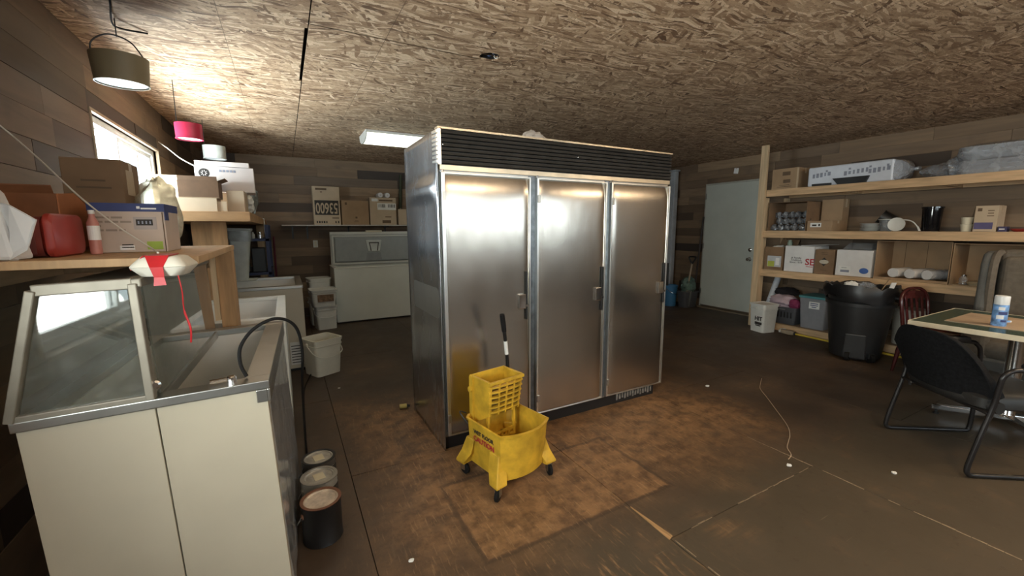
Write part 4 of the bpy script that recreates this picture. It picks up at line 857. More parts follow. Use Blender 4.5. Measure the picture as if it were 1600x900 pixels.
def lines(t, face, hx, hy, u, v, w, n, dv, hh, mat, seed=1):
    r = random.Random(seed)
    for i in range(n): mark(t, face, hx, hy, u, v - i * dv, w * r.uniform(0.6, 1.0), hh, mat, 'printed_line')

X = SX0 + 0.04; Z = SHZ[3] + 0.001          # ---- top shelf
t, hx, hy, h = cbox('cardboard_box', 'brown carton at the left end of the top timber shelf beside the post', X, X + 0.36, 3.11, 3.44, Z, Z + 0.265, CARD)
mark(t, '-x', hx, hy, 0.02, 0.20, 0.10, 0.05, BROWNINK); mark(t, '-x', hx, hy, 0.03, 0.10, 0.09, 0.045, BROWNINK); lines(t, '-x', hx, hy, 0.0, 0.05, 0.2, 2, 0.02, 0.006, BROWNINK)
obj('corner_tape', MB().box((-hx - 0.001, -hy - 0.001, 0.0), (-hx + 0.02, -hy + 0.014, h - 0.004)), TAPE, t)
FOAM = M('white_sack', (0.66, 0.70, 0.78), 0.45, var=0.06)
t = thing('wrapped_foam_pack', 'long white printed pack wrapped in plastic on the top timber shelf', 'pack', (X + 0.20, 2.56, Z)); 
obj('pack', MB().box((-0.20, -0.43, 0.0), (0.20, 0.43, 0.235)), FOAM, t, bevel=0.018, seg=3)
for u0, s_ in ((-0.36, 5), (-0.02, 6), (0.22, 5)):
    r = random.Random(s_)
    for i in range(s_): mark(t, '-x', 0.20, 0.43, u0 + i * 0.042, 0.125 + 0.004 * i, r.uniform(0.018, 0.032), r.uniform(0.03, 0.055), M('grey_print', (0.25, 0.27, 0.34), 0.6), 'printed_character')
for u in (-0.22, 0.02, 0.22, 0.38): mark(t, '-x', 0.20, 0.43, u, 0.175, 0.022, 0.022, M('grey_print', (0.25, 0.27, 0.34), 0.6), 'printed_character')
obj('wrap_end', MB().loft([[(x * k, -0.42 - d, 0.12 + z * k) for x, z in rsq(0.38, 0.22, 0.05)] for d, k in ((0.0, 1.0), (0.05, 0.95), (0.09, 0.55), (0.12, 0.15), (0.17, 0.22))], True, True), BUBBLE, t, smooth=True)
tag(obj('black_tray', MB().frus((X - 0.035, 2.36), (X - 0.004, 2.64), Z, (X - 0.035, 2.33), (X - 0.004, 2.70), Z + 0.075), BLACK, bevel=0.003), 'small black food tray leaning on the white pack', 'tray')
tag(obj('takeout_cover', MB().box((X - 0.036, 2.71, Z), (X - 0.006, 2.92, Z + 0.028)), BLACK, bevel=0.004), 'flat black lid in front of the white pack', 'lid')
# trays wrapped in clear film
TRAY = M('foil_tray', (0.60, 0.62, 0.66), 0.28, 0.55, var=0.12, scale=14)
t = thing('wrapped_tray_stack', 'stack of silvery trays wrapped in clear film at the right of the top shelf', 'trays', (X + 0.22, 1.26, Z))
for i in range(6):
    z = 0.004 + i * 0.042 + (0.012 if i > 2 else 0); obj('tray', MB().loft([[(x, y, z + zz) for x, y in rsq(0.42 - e, 0.74 - e, 0.05)] for zz, e in ((0, 0.05), (0.03, 0.0), (0.036, 0.0))], True, True), TRAY, t, smooth=True)
obj('film', MB().loft([[(x + 0.006 * math.sin(7 * y + z * 30), y, z) for x, y in rsq(0.45 - e, 0.78 - e, 0.07, 7)] for z, e in ((0.0, 0.0), (0.10, -0.012), (0.14, 0.02), (0.19, -0.01), (0.262, 0.01), (0.285, 0.12))], False, True), BUBBLE, t, smooth=True)
b = blob((0, 0.49, 0.0), 0.15, 0.20, 0.075, 31, 0.35, 26, 14); obj('film_tail', b, BUBBLE, t, smooth=True)
b = blob((-0.05, 0.41, 0.0), 0.12, 0.10, 0.10, 33, 0.4, 24, 14); obj('film_knot', b, BUBBLE, t, smooth=True)

Z = SHZ[2] + 0.001                            # ---- second shelf
t, hx, hy, h = obox('cup_carton', 'open carton full of film-wrapped dark glasses on the second timber shelf', X, X + 0.40, 2.965, 3.45, Z, Z + 0.385, CARDD, CARDIN, open_side='-x')
r = random.Random(5); gcol = M('smoked_glass', (0.05, 0.05, 0.055), 0.12, 0.0, var=0.4); k = 0
for row in range(3):
    for c in range(5):
        y = 3.40 - c * 0.088 - (0.04 if row % 2 else 0); xx = X + 0.065 + r.uniform(0, 0.02) + row * 0.045; zz = Z + 0.006 + row * 0.085
        if y < 3.0: continue
        gl = thing('wrapped_glass', 'dark drinking glass in crinkled clear film inside the open carton', 'glass', (xx, y, zz), (0, 0, 0), 'film-wrapped glasses in the open carton')
        obj('glass', MB().lathe([(0.024, 0.0), (0.034, 0.075), (0.031, 0.075), (0.022, 0.008)], n=12, M4=Matrix.Rotation(r.uniform(-0.25, 0.25), 4, 'X')), gcol, gl, smooth=True)
        obj('film', blob((0, 0, 0.0), 0.040, 0.042, 0.043, 50 + k, 0.5, 12, 8), BUBBLE, gl); k += 1
t, hx, hy, h = cbox('low_carton', 'low brown carton with a white shipping label on the second shelf', X, X + 0.30, 2.665, 2.945, Z, Z + 0.125, CARD)
mark(t, '-x', hx, hy, -0.04, 0.075, 0.125, 0.055, PAPER, 'shipping_label'); mark(t, '-x', hx, hy, -0.055, 0.072, 0.05, 0.022, INK, 'printed_mark', 0.0024); mark(t, '-x', hx, hy, 0.0, 0.075, 0.018, 0.028, INK, 'printed_mark', 0.0024)
t, hx, hy, h = cbox('tall_carton', 'narrow tall brown carton behind the low labelled carton', X + 0.31, X + 0.47, 2.70, 2.94, Z, Z + 0.40, CARD)
pst = thing('plate_stack', 'stack of white plates on the second timber shelf', 'plates', (X + 0.12, 2.32, Z))
PL = M('white_china', (0.72, 0.74, 0.72), 0.25, var=0.04)
for i in range(7): obj('plate', MB().lathe([(0.06, 0.0), (0.065, 0.003), (0.098, 0.010), (0.100, 0.013), (0.064, 0.006), (0.0, 0.005)], c=(0.003 * math.sin(i * 2), 0.003 * math.cos(i), i * 0.0125), n=28), PL, pst, smooth=True)
bk = thing('black_canister', 'black plastic canister lying tilted behind the white plates', 'canister', (X + 0.30, 2.22, Z + 0.125), (R(-58), 0, R(20)))
obj('shell', MB().lathe([(0.0, -0.09), (0.072, -0.09), (0.078, 0.08), (0.072, 0.08), (0.066, -0.08)], n=24), BLACK, bk, smooth=True); obj('rim', MB().lathe([(0.078, 0.08), (0.083, 0.082), (0.083, 0.092), (0.072, 0.092)], n=24), BLACK, bk, smooth=True)
cbk = tag(obj('flat_cover', MB().box((X + 0.22, 2.13, Z), (X + 0.42, 2.40, Z + 0.012)), BLACK), 'flat black lid under the tilted black canister', 'lid')
cc = thing('clear_deli_tub', 'clear plastic deli tub between the plates and the round lid', 'tub', (X + 0.10, 2.165, Z))
obj('tub', MB().lathe([(0.0, 0.0), (0.052, 0.0), (0.072, 0.13), (0.070, 0.13), (0.050, 0.004)], n=24), SHEER, cc, smooth=True); obj('rim', MB().lathe([(0.070, 0.128), (0.078, 0.13), (0.078, 0.137), (0.068, 0.137)], n=24), WHITEP, cc, smooth=True)
wl_ = thing('plastic_disc', 'round white lid standing on edge on the second shelf', 'lid', (X + 0.035, 2.055, Z + 0.075), (0, R(-84), 0))
obj('disc', MB().lathe([(0.0, 0.0), (0.072, 0.0), (0.075, 0.003), (0.075, 0.012), (0.068, 0.008), (0.0, 0.006)], n=32), WHITEP, wl_, smooth=True); obj('rim', MB().lathe([(0.070, -0.002), (0.0755, -0.002), (0.0755, 0.003), (0.070, 0.003)], n=32), WHITEP, wl_)
sp = thing('white_spatula', 'white rubber spatula resting beside the round lid', 'spatula', (X + 0.06, 1.98, Z))
obj('handle', MB().tube(spline([(0, 0.03, 0.125), (0, -0.02, 0.118), (0, -0.06, 0.095), (0, -0.095, 0.05)]), 0.006, 8), WHITEP, sp, smooth=True); obj('blade', MB().prism([(-0.088, 0.062), (-0.105, 0.052), (-0.128, 0.004), (-0.110, 0.001)], -0.012, 0.004, 'x'), WHITEP, sp, bevel=0.002)
bp = thing('black_tumbler', 'tall glossy black canister standing on the second timber shelf', 'canister', (X + 0.13, 1.80, Z))
GB = M('gloss_black', (0.008, 0.008, 0.010), 0.08)
obj('shell', MB().lathe([(0.0, 0.0), (0.070, 0.0), (0.072, 0.01), (0.082, 0.235), (0.082, 0.24)], n=28), GB, bp, smooth=True); obj('rim', MB().lathe([(0.082, 0.238), (0.090, 0.242), (0.090, 0.258), (0.080, 0.258), (0.074, 0.23), (0, 0.22)], n=28, M4=None), GB, bp, smooth=True)
for i, (y, z, hh, lab) in enumerate(((1.515, Z, 0.072, 'cream soup cup at the bottom of a two-cup stack'), (1.515, Z + 0.0725, 0.068, 'cream soup cup on top of a two-cup stack'))):
    c = thing('soup_cup', lab, 'cup', (X + 0.06, y, z), group='stacked cream cups')
    obj('cup', MB().lathe([(0.0, 0.0), (0.036, 0.0), (0.044, hh - 0.008), (0.042, hh - 0.008), (0.034, 0.004)], n=22), CREAMP, c, smooth=True); obj('lid', MB().lathe([(0.046, hh - 0.012), (0.047, hh - 0.002), (0.043, hh), (0.0, hh - 0.002)], n=22), CREAMP, c, smooth=True)
c = thing('paper_cup_sleeve', 'upside-down stack of brown paper cups behind the cream cups', 'cups', (X + 0.22, 1.475, Z))
KR = M('kraft_cup', (0.30, 0.22, 0.15), 0.6)
for i in range(5): obj('cup', MB().lathe([(0.048, 0.0), (0.034, 0.11), (0.0, 0.11)], c=(0, 0, 0.012 + i * 0.032), n=18, close0=False), KR, c, smooth=True); obj('rim', MB().lathe([(0.047, 0), (0.051, 0.003), (0.047, 0.008)], c=(0, 0, 0.010 + i * 0.032), n=18), KR, c)
t, hx, hy, h = cbox('printed_carton', 'tan carton with a purple printed band on the second shelf', X, X + 0.22, 1.30, 1.455, Z, Z + 0.245, CARDL)
mark(t, '-x', hx, hy, -0.01, 0.055, 0.125, 0.065, M('purple_ink', (0.10, 0.085, 0.20), 0.6)); mark(t, '-x', hx, hy, -0.045, 0.21, 0.03, 0.03, BROWNINK); lines(t, '-x', hx, hy, 0.03, 0.20, 0.06, 3, 0.025, 0.008, BROWNINK, 4); words(t, '-x', hx, hy, 'FRAGILE', -0.01, 0.055, 0.026, CARDL, bold=0.0006, d=0.0026) if False else None
t, hx, hy, h = cbox('purple_packet', 'small dark purple box at the right end of the second shelf', X, X + 0.10, 1.235, 1.29, Z, Z + 0.048, M('purple_card', (0.05, 0.045, 0.12), 0.6), tape=False, seam=False); mark(t, '-x', hx, hy, 0, 0.024, 0.035, 0.01, PAPER)
tag(obj('red_tray', MB().loft([[(x + X + 0.09, y + 1.09, z) for x, y in rsq(0.16 - e, 0.26 - e, 0.03)] for z, e in ((Z, 0.04), (Z + 0.022, 0.0), (Z + 0.026, 0.0), (Z + 0.006, 0.04))], True, True), RED, smooth=True), 'shallow red tray at the right end of the second shelf', 'tray')

Z = SHZ[1] + 0.001                            # ---- third shelf
t, hx, hy, h = obox('bag_carton', 'open brown carton with a yellow and white label on the third shelf', X, X + 0.34, 3.205, 3.455, Z, Z + 0.32, CARDD, CARDIN, flaps=(('+x', 0.10, 60),))
mark(t, '-x', hx, hy, 0.01, 0.12, 0.185, 0.15, M('grey_label', (0.50, 0.52, 0.55), 0.5), 'label_sheet'); mark(t, '-x', hx, hy, -0.03, 0.085, 0.09, 0.075, M('yellow_print', (0.45, 0.50, 0.08), 0.5), 'printed_patch', 0.0024); mark(t, '-x', hx, hy, 0.055, 0.12, 0.05, 0.10, PAPER, 'printed_patch', 0.0024)
tag(obj('plastic_liner', blob((X + 0.13, 3.34, Z + 0.24), 0.11, 0.09, 0.05, 61, 0.45), WHITEP, smooth=True), 'crumpled white plastic bag poking out of the labelled carton', 'plastic bag')
tag(obj('green_jar', MB().lathe([(0.0, 0), (0.03, 0), (0.03, 0.07), (0.022, 0.08), (0.022, 0.10), (0, 0.10)], c=(X + 0.26, 3.27, Z + 0.31), n=16), M('pale_green', (0.35, 0.42, 0.33), 0.4), smooth=True), 'pale green jar on top of the labelled carton', 'jar')
tag(obj('carton_spacer', MB().box((X + 0.19, 3.215, Z + 0.006), (X + 0.325, 3.33, Z + 0.309)), CARDIN), 'folded cardboard insert inside the labelled carton', 'cardboard')
t, hx, hy, h = cbox('white_se_carton', 'white carton with black lines and red letters on the third shelf', X, X + 0.36, 2.83, 3.185, Z, Z + 0.34, CARDW, tape=False)
for i, s in enumerate(('A Family', 'Tradition', 'Since 1919')): words(t, '-x', hx, hy, s, -0.03, 0.185 - i * 0.030, 0.036, INK, 'black_lettering')
words(t, '-x', hx, hy, 'SE', 0.135, 0.135, 0.115, REDINK, 'red_lettering', bold=0.002); mark(t, '-x', hx, hy, 0.135, 0.078, 0.08, 0.007, REDINK)
obj('raised_flap', MB().prism([(0.02, h + 0.003), (-hy - 0.11, h + 0.022), (-hy - 0.11, h + 0.026), (0.02, h + 0.010)], -0.10, hx, 'x'), CARDW, t)
t, hx, hy, h = cbox('diamond_carton', 'small brown carton with a black diamond mark on the third shelf', X - 0.005, X + 0.22, 2.60, 2.815, Z, Z + 0.305, CARDD)
obj('diamond_mark', MB().prism([(0.0, 0.10), (0.05, 0.155), (0.0, 0.21), (-0.05, 0.155)], -hx - 0.0016, -hx, 'x'), INK, t)
obj('oval_patch', MB().prism([(0.052 * math.cos(2 * math.pi * i / 20), 0.155 + 0.026 * math.sin(2 * math.pi * i / 20)) for i in range(20)], -hx - 0.0026, -hx - 0.0016, 'x'), M('pale_oval', (0.50, 0.45, 0.36), 0.7), t)
lines(t, '-x', hx, hy, 0.0, 0.27, 0.10, 2, 0.02, 0.006, BROWNINK, 7); lines(t, '-x', hx, hy, 0.0, 0.05, 0.10, 1, 0.02, 0.006, BROWNINK, 8)
t, hx, hy, h = obox('white_carton', 'open white carton with a blue oval sticker on the third shelf', X - 0.005, X + 0.30, 2.22, 2.575, Z, Z + 0.315, CARDW, CARDIN, flaps=(('-y', 0.0001, -80),))
mark(t, '-x', hx, hy, -0.085, 0.075, 0.125, 0.09, PAPER, 'label_sheet'); lines(t, '-x', hx, hy, -0.09, 0.10, 0.08, 1, 0.02, 0.006, INK); mark(t, '-x', hx, hy, -0.08, 0.06, 0.09, 0.028, M('grey_print', (0.25, 0.27, 0.34), 0.6), 'printed_bars', 0.0026)
obj('blue_oval', MB().prism([(-0.11 + 0.045 * math.cos(2 * math.pi * i / 20), 0.075 + 0.034 * math.sin(2 * math.pi * i / 20)) for i in range(20)], -hx - 0.0024, -hx, 'x'), BLUEINK, t); lines(t, '-x', hx, hy, 0.11, 0.08, 0.05, 2, 0.016, 0.006, PAPER, 3)
tag(obj('dome_cover', MB().frus((X + 0.04, 2.25), (X + 0.28, 2.55), Z + 0.318, (X + 0.10, 2.27), (X + 0.26, 2.50), Z + 0.40), SHEER, bevel=0.012), 'clear plastic dome lid on the open white carton', 'lid')
t, hx, hy, h = obox('tissue_bin', 'large open-fronted carton holding white paper rolls on the third shelf', X + 0.0, X + 0.44, 1.575, 2.195, Z, Z + 0.43, CARD, CARDIN, open_side='-x')
obj('front_lip', MB().box((-hx, -hy, 0.005), (-hx + 0.005, hy, 0.025)), CARD, t); 
for c in (-0.19, 0.0, 0.19): obj('back_crease', MB().box((hx - 0.0065, c - 0.002, 0.12), (hx - 0.005, c + 0.002, 0.42)), BROWNINK, t)
ROLL = M('paper_roll', (0.72, 0.72, 0.73), 0.7, var=0.05)
for i, (x, y, ln, ang, lab) in enumerate(((X + 0.05, 2.04, 0.30, 8, 'white paper roll at the left of the open carton'), (X + 0.06, 1.90, 0.34, 14, 'middle white paper roll in the open carton'), (X + 0.05, 1.755, 0.32, 20, 'film-wrapped white roll at the right of the open carton'))):
    rl = thing('paper_roll', lab, 'paper roll', (x, y, Z + 0.026 + 0.05), (0, R(90), R(-ang)), 'white rolls in the open carton'); k = 0.050
    obj('roll', MB().lathe([(0.018, 0.0), (k, 0.0), (k + 0.002, 0.01), (k + 0.002, ln - 0.01), (k, ln), (0.018, ln)], n=24), ROLL, rl, smooth=True); obj('core', MB().lathe([(0.018, 0.001), (0.018, 0.02), (0.0, 0.02)], n=14), CARDIN, rl)
    if i == 2: obj('film', MB().lathe([(k + 0.006, -0.004), (k + 0.007, ln * 0.4), (k + 0.004, ln)], n=16, close0=False, close1=False), BUBBLE, rl, smooth=True)
t, hx, hy, h = obox('side_bin', 'open-fronted carton at the right end of the third shelf beside the armchair', X, X + 0.44, 1.06, 1.565, Z, Z + 0.42, CARD, CARDIN, open_side='-x')
jr = thing('glass_jar', 'small clear glass jar in the carton beside the armchair', 'jar', (X + 0.08, 1.485, Z + 0.006))
obj('jar', MB().lathe([(0.0, 0), (0.03, 0), (0.032, 0.06), (0.02, 0.075), (0.02, 0.085)], n=16), SHEER, jr, smooth=True); obj('lid', MB().lathe([(0.022, 0.085), (0.022, 0.10), (0, 0.10)], n=16), CHROME, jr, smooth=True)
tag(obj('straw_mat', MB().loft([[(X + 0.10 + x, 1.36 + y, z) for x, y in rsq(0.16 - e, 0.20 - e, 0.05)] for z, e in ((Z + 0.006, 0.03), (Z + 0.03, 0.0), (Z + 0.042, 0.03))], True, True), M('straw', (0.42, 0.34, 0.22), 0.8), smooth=True), 'flat straw coloured pad in the carton beside the armchair', 'pad')

Z = SHZ[0] + 0.001                            # ---- bottom shelf and floor in front of it
TOTE = glass_mat('tote_plastic', (0.70, 0.70, 0.72), 0.8, 0.25, 0.55, (0.42, 0.42, 0.45), True)
tt = thing('storage_tote', 'translucent storage tote with a teal lid on the bottom shelf', 'tote', (X + 0.19, 2.80, Z))
obj('tub', MB().loft([[(x, y, z) for x, y in rsq(a, b_, 0.03)] for z, a, b_ in ((0.0, 0.32, 0.27), (0.40, 0.37, 0.32), (0.40, 0.355, 0.305), (0.01, 0.305, 0.255))], True, True), TOTE, tt, smooth=True)
obj('lid', MB().loft([[(x, y, z) for x, y in rsq(0.39, 0.34, 0.03)] for z in (0.40, 0.43)], True, True), M('teal_lid', (0.07, 0.24, 0.27), 0.45), tt, bevel=0.006)
obj('label', MB().box((-0.192, -0.09, 0.27), (-0.1805, 0.03, 0.36)), PAPER, tt); lines(tt, '-x', 0.192, 0.1, 0.03, 0.34, 0.09, 3, 0.024, 0.010, NAVY, 2)
obj('folded_blanket', MB().box((-0.13, -0.10, 0.012), (0.13, 0.11, 0.30)), M('mauve_cloth', (0.36, 0.30, 0.33), 0.9, bump=0.2), tt, bevel=0.03)
cr = thing('laundry_crate', 'dark grey plastic crate heaped with pink clothes on the bottom shelf', 'crate', (X + 0.20, 3.19, Z))
GC = M('grey_crate', (0.075, 0.078, 0.088), 0.5)
obj('tub', MB().loft([[(x, y, z) for x, y in rsq(a, b_, 0.03)] for z, a, b_ in ((0.0, 0.34, 0.36), (0.235, 0.38, 0.42), (0.235, 0.36, 0.40), (0.01, 0.32, 0.34))], True, True), GC, cr, smooth=True)
for i in range(7): obj('crate_slot', MB().box((-0.186, -0.15 + i * 0.042, 0.09), (-0.178, -0.135 + i * 0.042, 0.17)), BLACK, cr)
obj('crate_handle', MB().box((-0.200, -0.07, 0.195), (-0.188, 0.07, 0.21)), M('grey_handle', (0.2, 0.2, 0.21), 0.4), cr)
tag(obj('pink_garment', blob((X + 0.12, 3.20, Z + 0.215), 0.15, 0.17, 0.09, 71, 0.4, 26, 16), M('pink_cloth', (0.50, 0.40, 0.47), 0.9), smooth=True), 'pale pink garment heaped on the grey crate', 'clothing')
tag(obj('black_garment', blob((X + 0.24, 3.24, Z + 0.36), 0.13, 0.15, 0.06, 72, 0.4, 24, 12), M('black_cloth', (0.015, 0.013, 0.018), 0.9), smooth=True), 'black cloth lying behind the pink garment', 'clothing')
tag(obj('magenta_cloth', blob((X + 0.05, 3.03, Z + 0.22), 0.06, 0.07, 0.07, 73, 0.4, 20, 12), M('magenta_cloth_m', (0.22, 0.03, 0.09), 0.9), smooth=True), 'magenta cloth at the right edge of the grey crate', 'clothing')
tag(obj('white_tube', MB().tube([(X + 0.05, 3.436, Z + 0.0), (X + 0.30, 3.405, Z + 0.62)], 0.040, 20), M('tube_white', (0.60, 0.65, 0.72), 0.4), smooth=True), 'white plastic pipe leaning in the corner of the bottom shelf', 'pipe')
tag(obj('dark_duffel', MB().loft([[(X + 0.25 + x, y_, Z + 0.11 + z) for x, z in rsq(0.36, 0.21 * k, 0.09)] for y_, k in ((2.16, 0.5), (2.20, 0.95), (2.40, 1.0), (2.56, 0.95), (2.60, 0.5))], True, True), M('duffel_cloth', (0.012, 0.012, 0.014), 0.85), smooth=True), 'black soft bag on the bottom shelf behind the trash can', 'bag')
wbk = thing('round_bucket', 'tall off-white round bucket on the bottom shelf behind the black chair', 'bucket', (X + 0.17, 1.885, Z))
obj('pail', MB().lathe([(0.0, 0), (0.125, 0.0), (0.142, 0.40), (0.138, 0.40), (0.120, 0.01)], n=28), M('pail_grey', (0.42, 0.42, 0.39), 0.45), wbk, smooth=True); obj('rim', MB().lathe([(0.142, 0.385), (0.150, 0.39), (0.150, 0.41), (0.136, 0.412), (0, 0.40)], n=28), M('pail_grey', (0.42, 0.42, 0.39), 0.45), wbk, smooth=True)
for i, (x, y, s, lab) in enumerate(((X + 0.15, 1.50, 0.13, 'white plastic bag on the bottom shelf seen below the tabletop'),)):
    tag(obj('white_bag', blob((x, y, Z), s * 0.8, s, s * 0.8, 80 + i, 0.3, 24, 14), M('white_film_bag', (0.62, 0.64, 0.66), 0.4), smooth=True), lab, 'bag')

tag(obj('white_bag', blob((4.90, 1.13, 0.0), 0.09, 0.12, 0.20, 81, 0.3, 24, 14), M('white_film_bag', (0.62, 0.64, 0.66), 0.4), smooth=True), 'white plastic bag on the floor between table and armchair', 'bag')

def square_bucket(name, label, loc, rz, w0, w1, h, mat, lid=False, bail=True, group=None):
    t = thing(name, label, 'bucket', loc, (0, 0, rz), group); r0, r1 = w0 * 0.14, w1 * 0.12
    rings = [[(x, y, z) for x, y in rsq(a, a, q)] for z, a, q in ((0, w0, r0), (h * 0.80, w0 + (w1 - w0) * 0.85, r1), (h * 0.80, w1 * 1.0, r1), (h * 0.84, w1 * 1.03, r1), (h * 0.84, w1 * 0.985, r1), (h * 0.93, w1, r1), (h * 0.93, w1 * 1.04, r1), (h, w1 * 1.05, r1), (h, w1 * 0.95, r1), (h * 0.9, w1 * 0.93, r1), (0.01, w0 * 0.94, r0))]
    obj('pail', MB().loft(rings, True, True), mat, t, smooth=True)
    if lid: obj('lid', MB().loft([[(x, y, z) for x, y in rsq(a, a, r1)] for z, a in ((h * 0.965, w1 * 1.07), (h * 1.01, w1 * 1.07), (h * 1.01, w1 * 0.97), (h * 0.99, w1 * 0.95))], True, True), mat, t, bevel=0.002)
    for s in (-1, 1): obj('bail_ear', MB().lathe([(w1 * 0.06, 0), (w1 * 0.06, 0.014), (w1 * 0.03, 0.018), (0, 0.018)], n=10, M4=Matrix.Translation((s * w1 * 0.50, 0, h * 0.86)) @ Matrix.Rotation(R(90 * s), 4, 'Y')), mat, t)
    if bail: obj('bail', MB().tube(spline([(-w1 * 0.53, 0, h * 0.86), (-w1 * 0.52, -w1 * 0.38, h * 0.66), (-w1 * 0.30, -w1 * 0.57, h * 0.54), (w1 * 0.1, -w1 * 0.58, h * 0.53), (w1 * 0.45, -w1 * 0.50, h * 0.60), (w1 * 0.55, -w1 * 0.25, h * 0.74), (w1 * 0.53, 0, h * 0.86)]), 0.0045, 6), mat, t, smooth=True)
    return t
bt = square_bucket('square_bucket', 'white square bucket with a black printed label below the shelf post', (5.70, 3.255, 0), R(-14), 0.215, 0.245, 0.385, WHITEP, lid=True, bail=False)
text('HIT', 0.075, (-0.118, -0.035, 0.185), (R(90), 0, R(-90)), INK, bt, 'printed_word', bold=0.003)
obj('printed_block', MB().box((-0.1175, -0.09, 0.105), (-0.1125, 0.02, 0.140)), INK, bt); obj('printed_block', MB().box((-0.1165, -0.07, 0.085), (-0.1115, 0.01, 0.098)), INK, bt)
b1 = square_bucket('pail_on_floor', 'cream square pail standing alone on the floor by the cabinets', (0.245, 4.42, 0), R(26), 0.245, 0.285, 0.36, M('cream_pail', (0.74, 0.71, 0.60), 0.4, var=0.05), lid=False)
GRP = 'stacked square pails by the chest freezer'
square_bucket('stacked_pail', 'bottom white square pail of the front stack by the chest freezer', (0.435, 6.47, 0), R(8), 0.255, 0.28, 0.335, WHITEP, lid=True, group=GRP)
q2 = square_bucket('stacked_pail', 'pail with a brown-stained window on top of the front pail stack', (0.42, 6.45, 0.339), R(4), 0.29, 0.33, 0.235, WHITEP, lid=True, bail=False, group=GRP)
obj('stained_patch', MB().box((-0.09, -0.163, 0.07), (0.12, -0.153, 0.17)), M('brown_contents', (0.20, 0.12, 0.07), 0.7, var=0.5, scale=30), q2)
square_bucket('stacked_pail', 'bottom pail of the rear stack between front stack and wall', (0.40, 6.83, 0), R(3), 0.27, 0.30, 0.39, WHITEP, lid=True, bail=False, group=GRP)
square_bucket('stacked_pail', 'lidded pail on top of the rear pail stack', (0.40, 6.83, 0.395), R(5), 0.27, 0.30, 0.30, WHITEP, lid=True, bail=False, group=GRP)

# black wheeled trash can with bag
tc = thing('trash_can', 'large black wheeled trash can with a bag liner in front of the shelves', 'trash can', (5.44, 2.09, 0)); TB = M('trash_black', (0.022, 0.023, 0.025), 0.42, var=0.15)
obj('barrel', MB().lathe([(0.0, 0.02), (0.215, 0.02), (0.225, 0.05), (0.285, 0.60), (0.292, 0.60), (0.294, 0.63), (0.275, 0.64), (0.30, 0.74), (0.312, 0.745), (0.312, 0.775), (0.30, 0.775), (0.272, 0.62), (0.215, 0.06)], n=40), TB, tc, smooth=True)
obj('band', MB().lathe([(0.27, 0.585), (0.302, 0.59), (0.304, 0.625), (0.28, 0.635)], n=40, close0=False, close1=False), TB, tc, smooth=True)
Mt = Matrix.Rotation(R(200), 4, 'Z')
obj('molded_panel', MB().frus((0.205, -0.10), (0.245, 0.10), 0.03, (0.232, -0.09), (0.268, 0.09), 0.30, Mt), TB, tc, bevel=0.012)
for a in (188, 236):
    Mw = Matrix.Rotation(R(a), 4, 'Z') @ Matrix.Translation((0.235, 0, 0.05)); ax = obj('wheel_bracket', MB().box((-0.04, -0.035, 0.0), (0.02, 0.035, 0.05), Mw), TB, tc); obj('wheel', MB().lathe([(0.0, -0.02), (0.05, -0.02), (0.05, 0.02), (0.0, 0.02)], n=18, M4=Mw @ Matrix.Rotation(R(90), 4, 'X')), BLACKR, ax, smooth=True)
for s in (-1, 1): obj('side_handle', MB().tube(spline([(-0.06, s * 0.30, 0.70), (-0.06, s * 0.345, 0.70), (0.06, s * 0.345, 0.70), (0.06, s * 0.30, 0.70)]), 0.012, 8), TB, tc, smooth=True)
r = random.Random(9); rings = []
for z, k in ((0.665, 0.316), (0.70, 0.322), (0.76, 0.327), (0.80, 0.318), (0.79, 0.29), (0.70, 0.27)):
    rings.append([((k + r.uniform(-0.012, 0.012)) * math.cos(2 * math.pi * j / 36), (k + r.uniform(-0.012, 0.012)) * math.sin(2 * math.pi * j / 36), z + r.uniform(-0.02, 0.02) + (0.03 * math.sin(j * 0.5) if z < 0.68 else 0)) for j in range(36)])
FILMB = M('bag_film', (0.014, 0.014, 0.016), 0.38, var=0.3, scale=12)
obj('bag_liner', MB().loft(rings, False, False), FILMB, tc, smooth=True)
obj('liner_top', MB().lathe([(0.285, 0.70), (0.15, 0.73), (0.0, 0.74)], n=24, close0=False), FILMB, tc)
tag(obj('paper_wad', blob((5.36, 2.16, 0.735), 0.07, 0.06, 0.05, 91, 0.5), PAPER), 'white paper wad on top of the trash', 'paper')
tag(obj('cardboard_scrap', MB().bar((5.44, 1.93, 0.735), (5.46, 1.87, 0.88), 0.13, 0.008), CARD), 'bent brown cardboard sticking out of the trash can', 'cardboard')
tag(obj('white_card', MB().bar((5.36, 1.83, 0.735), (5.34, 1.79, 0.86), 0.05, 0.006), PAPER), 'narrow white card sticking out of the trash can', 'card')
tag(obj('crumpled_wrapper', blob((5.47, 2.06, 0.735), 0.06, 0.08, 0.045, 93, 0.5), BUBBLE), 'shiny crumpled wrapper in the middle of the trash', 'wrapper')
# long-handled squeegee lying on the floor
mp = thing('floor_pole', 'yellow handled brush lying on the floor along the shelving', 'broom', (5.79, 2.45, 0))
obj('pole', MB().tube([(-0.005, 0.46, 0.03), (-0.04, -0.75, 0.022)], 0.013, 10), M('yellow_pole', (0.62, 0.44, 0.05), 0.4), mp, smooth=True); obj('head', MB().loft([[(x, y, 0.035 + z) for x, z in rsq(w, hh, 0.012)] for y, w, hh in ((0.44, 0.05, 0.05), (0.50, 0.07, 0.06), (0.60, 0.055, 0.05))], True, True), M('grimy_head', (0.28, 0.22, 0.15), 0.7), mp, smooth=True); obj('ferrule', MB().tube([(-0.005, 0.42, 0.032), (-0.004, 0.455, 0.033)], 0.02, 10), DARKMETAL, mp)
tag(obj('white_rag', blob((5.83, 3.05, 0), 0.05, 0.05, 0.03, 95, 0.5), PAPER), 'small crumpled white rag on the floor beside the labelled bucket', 'rag')

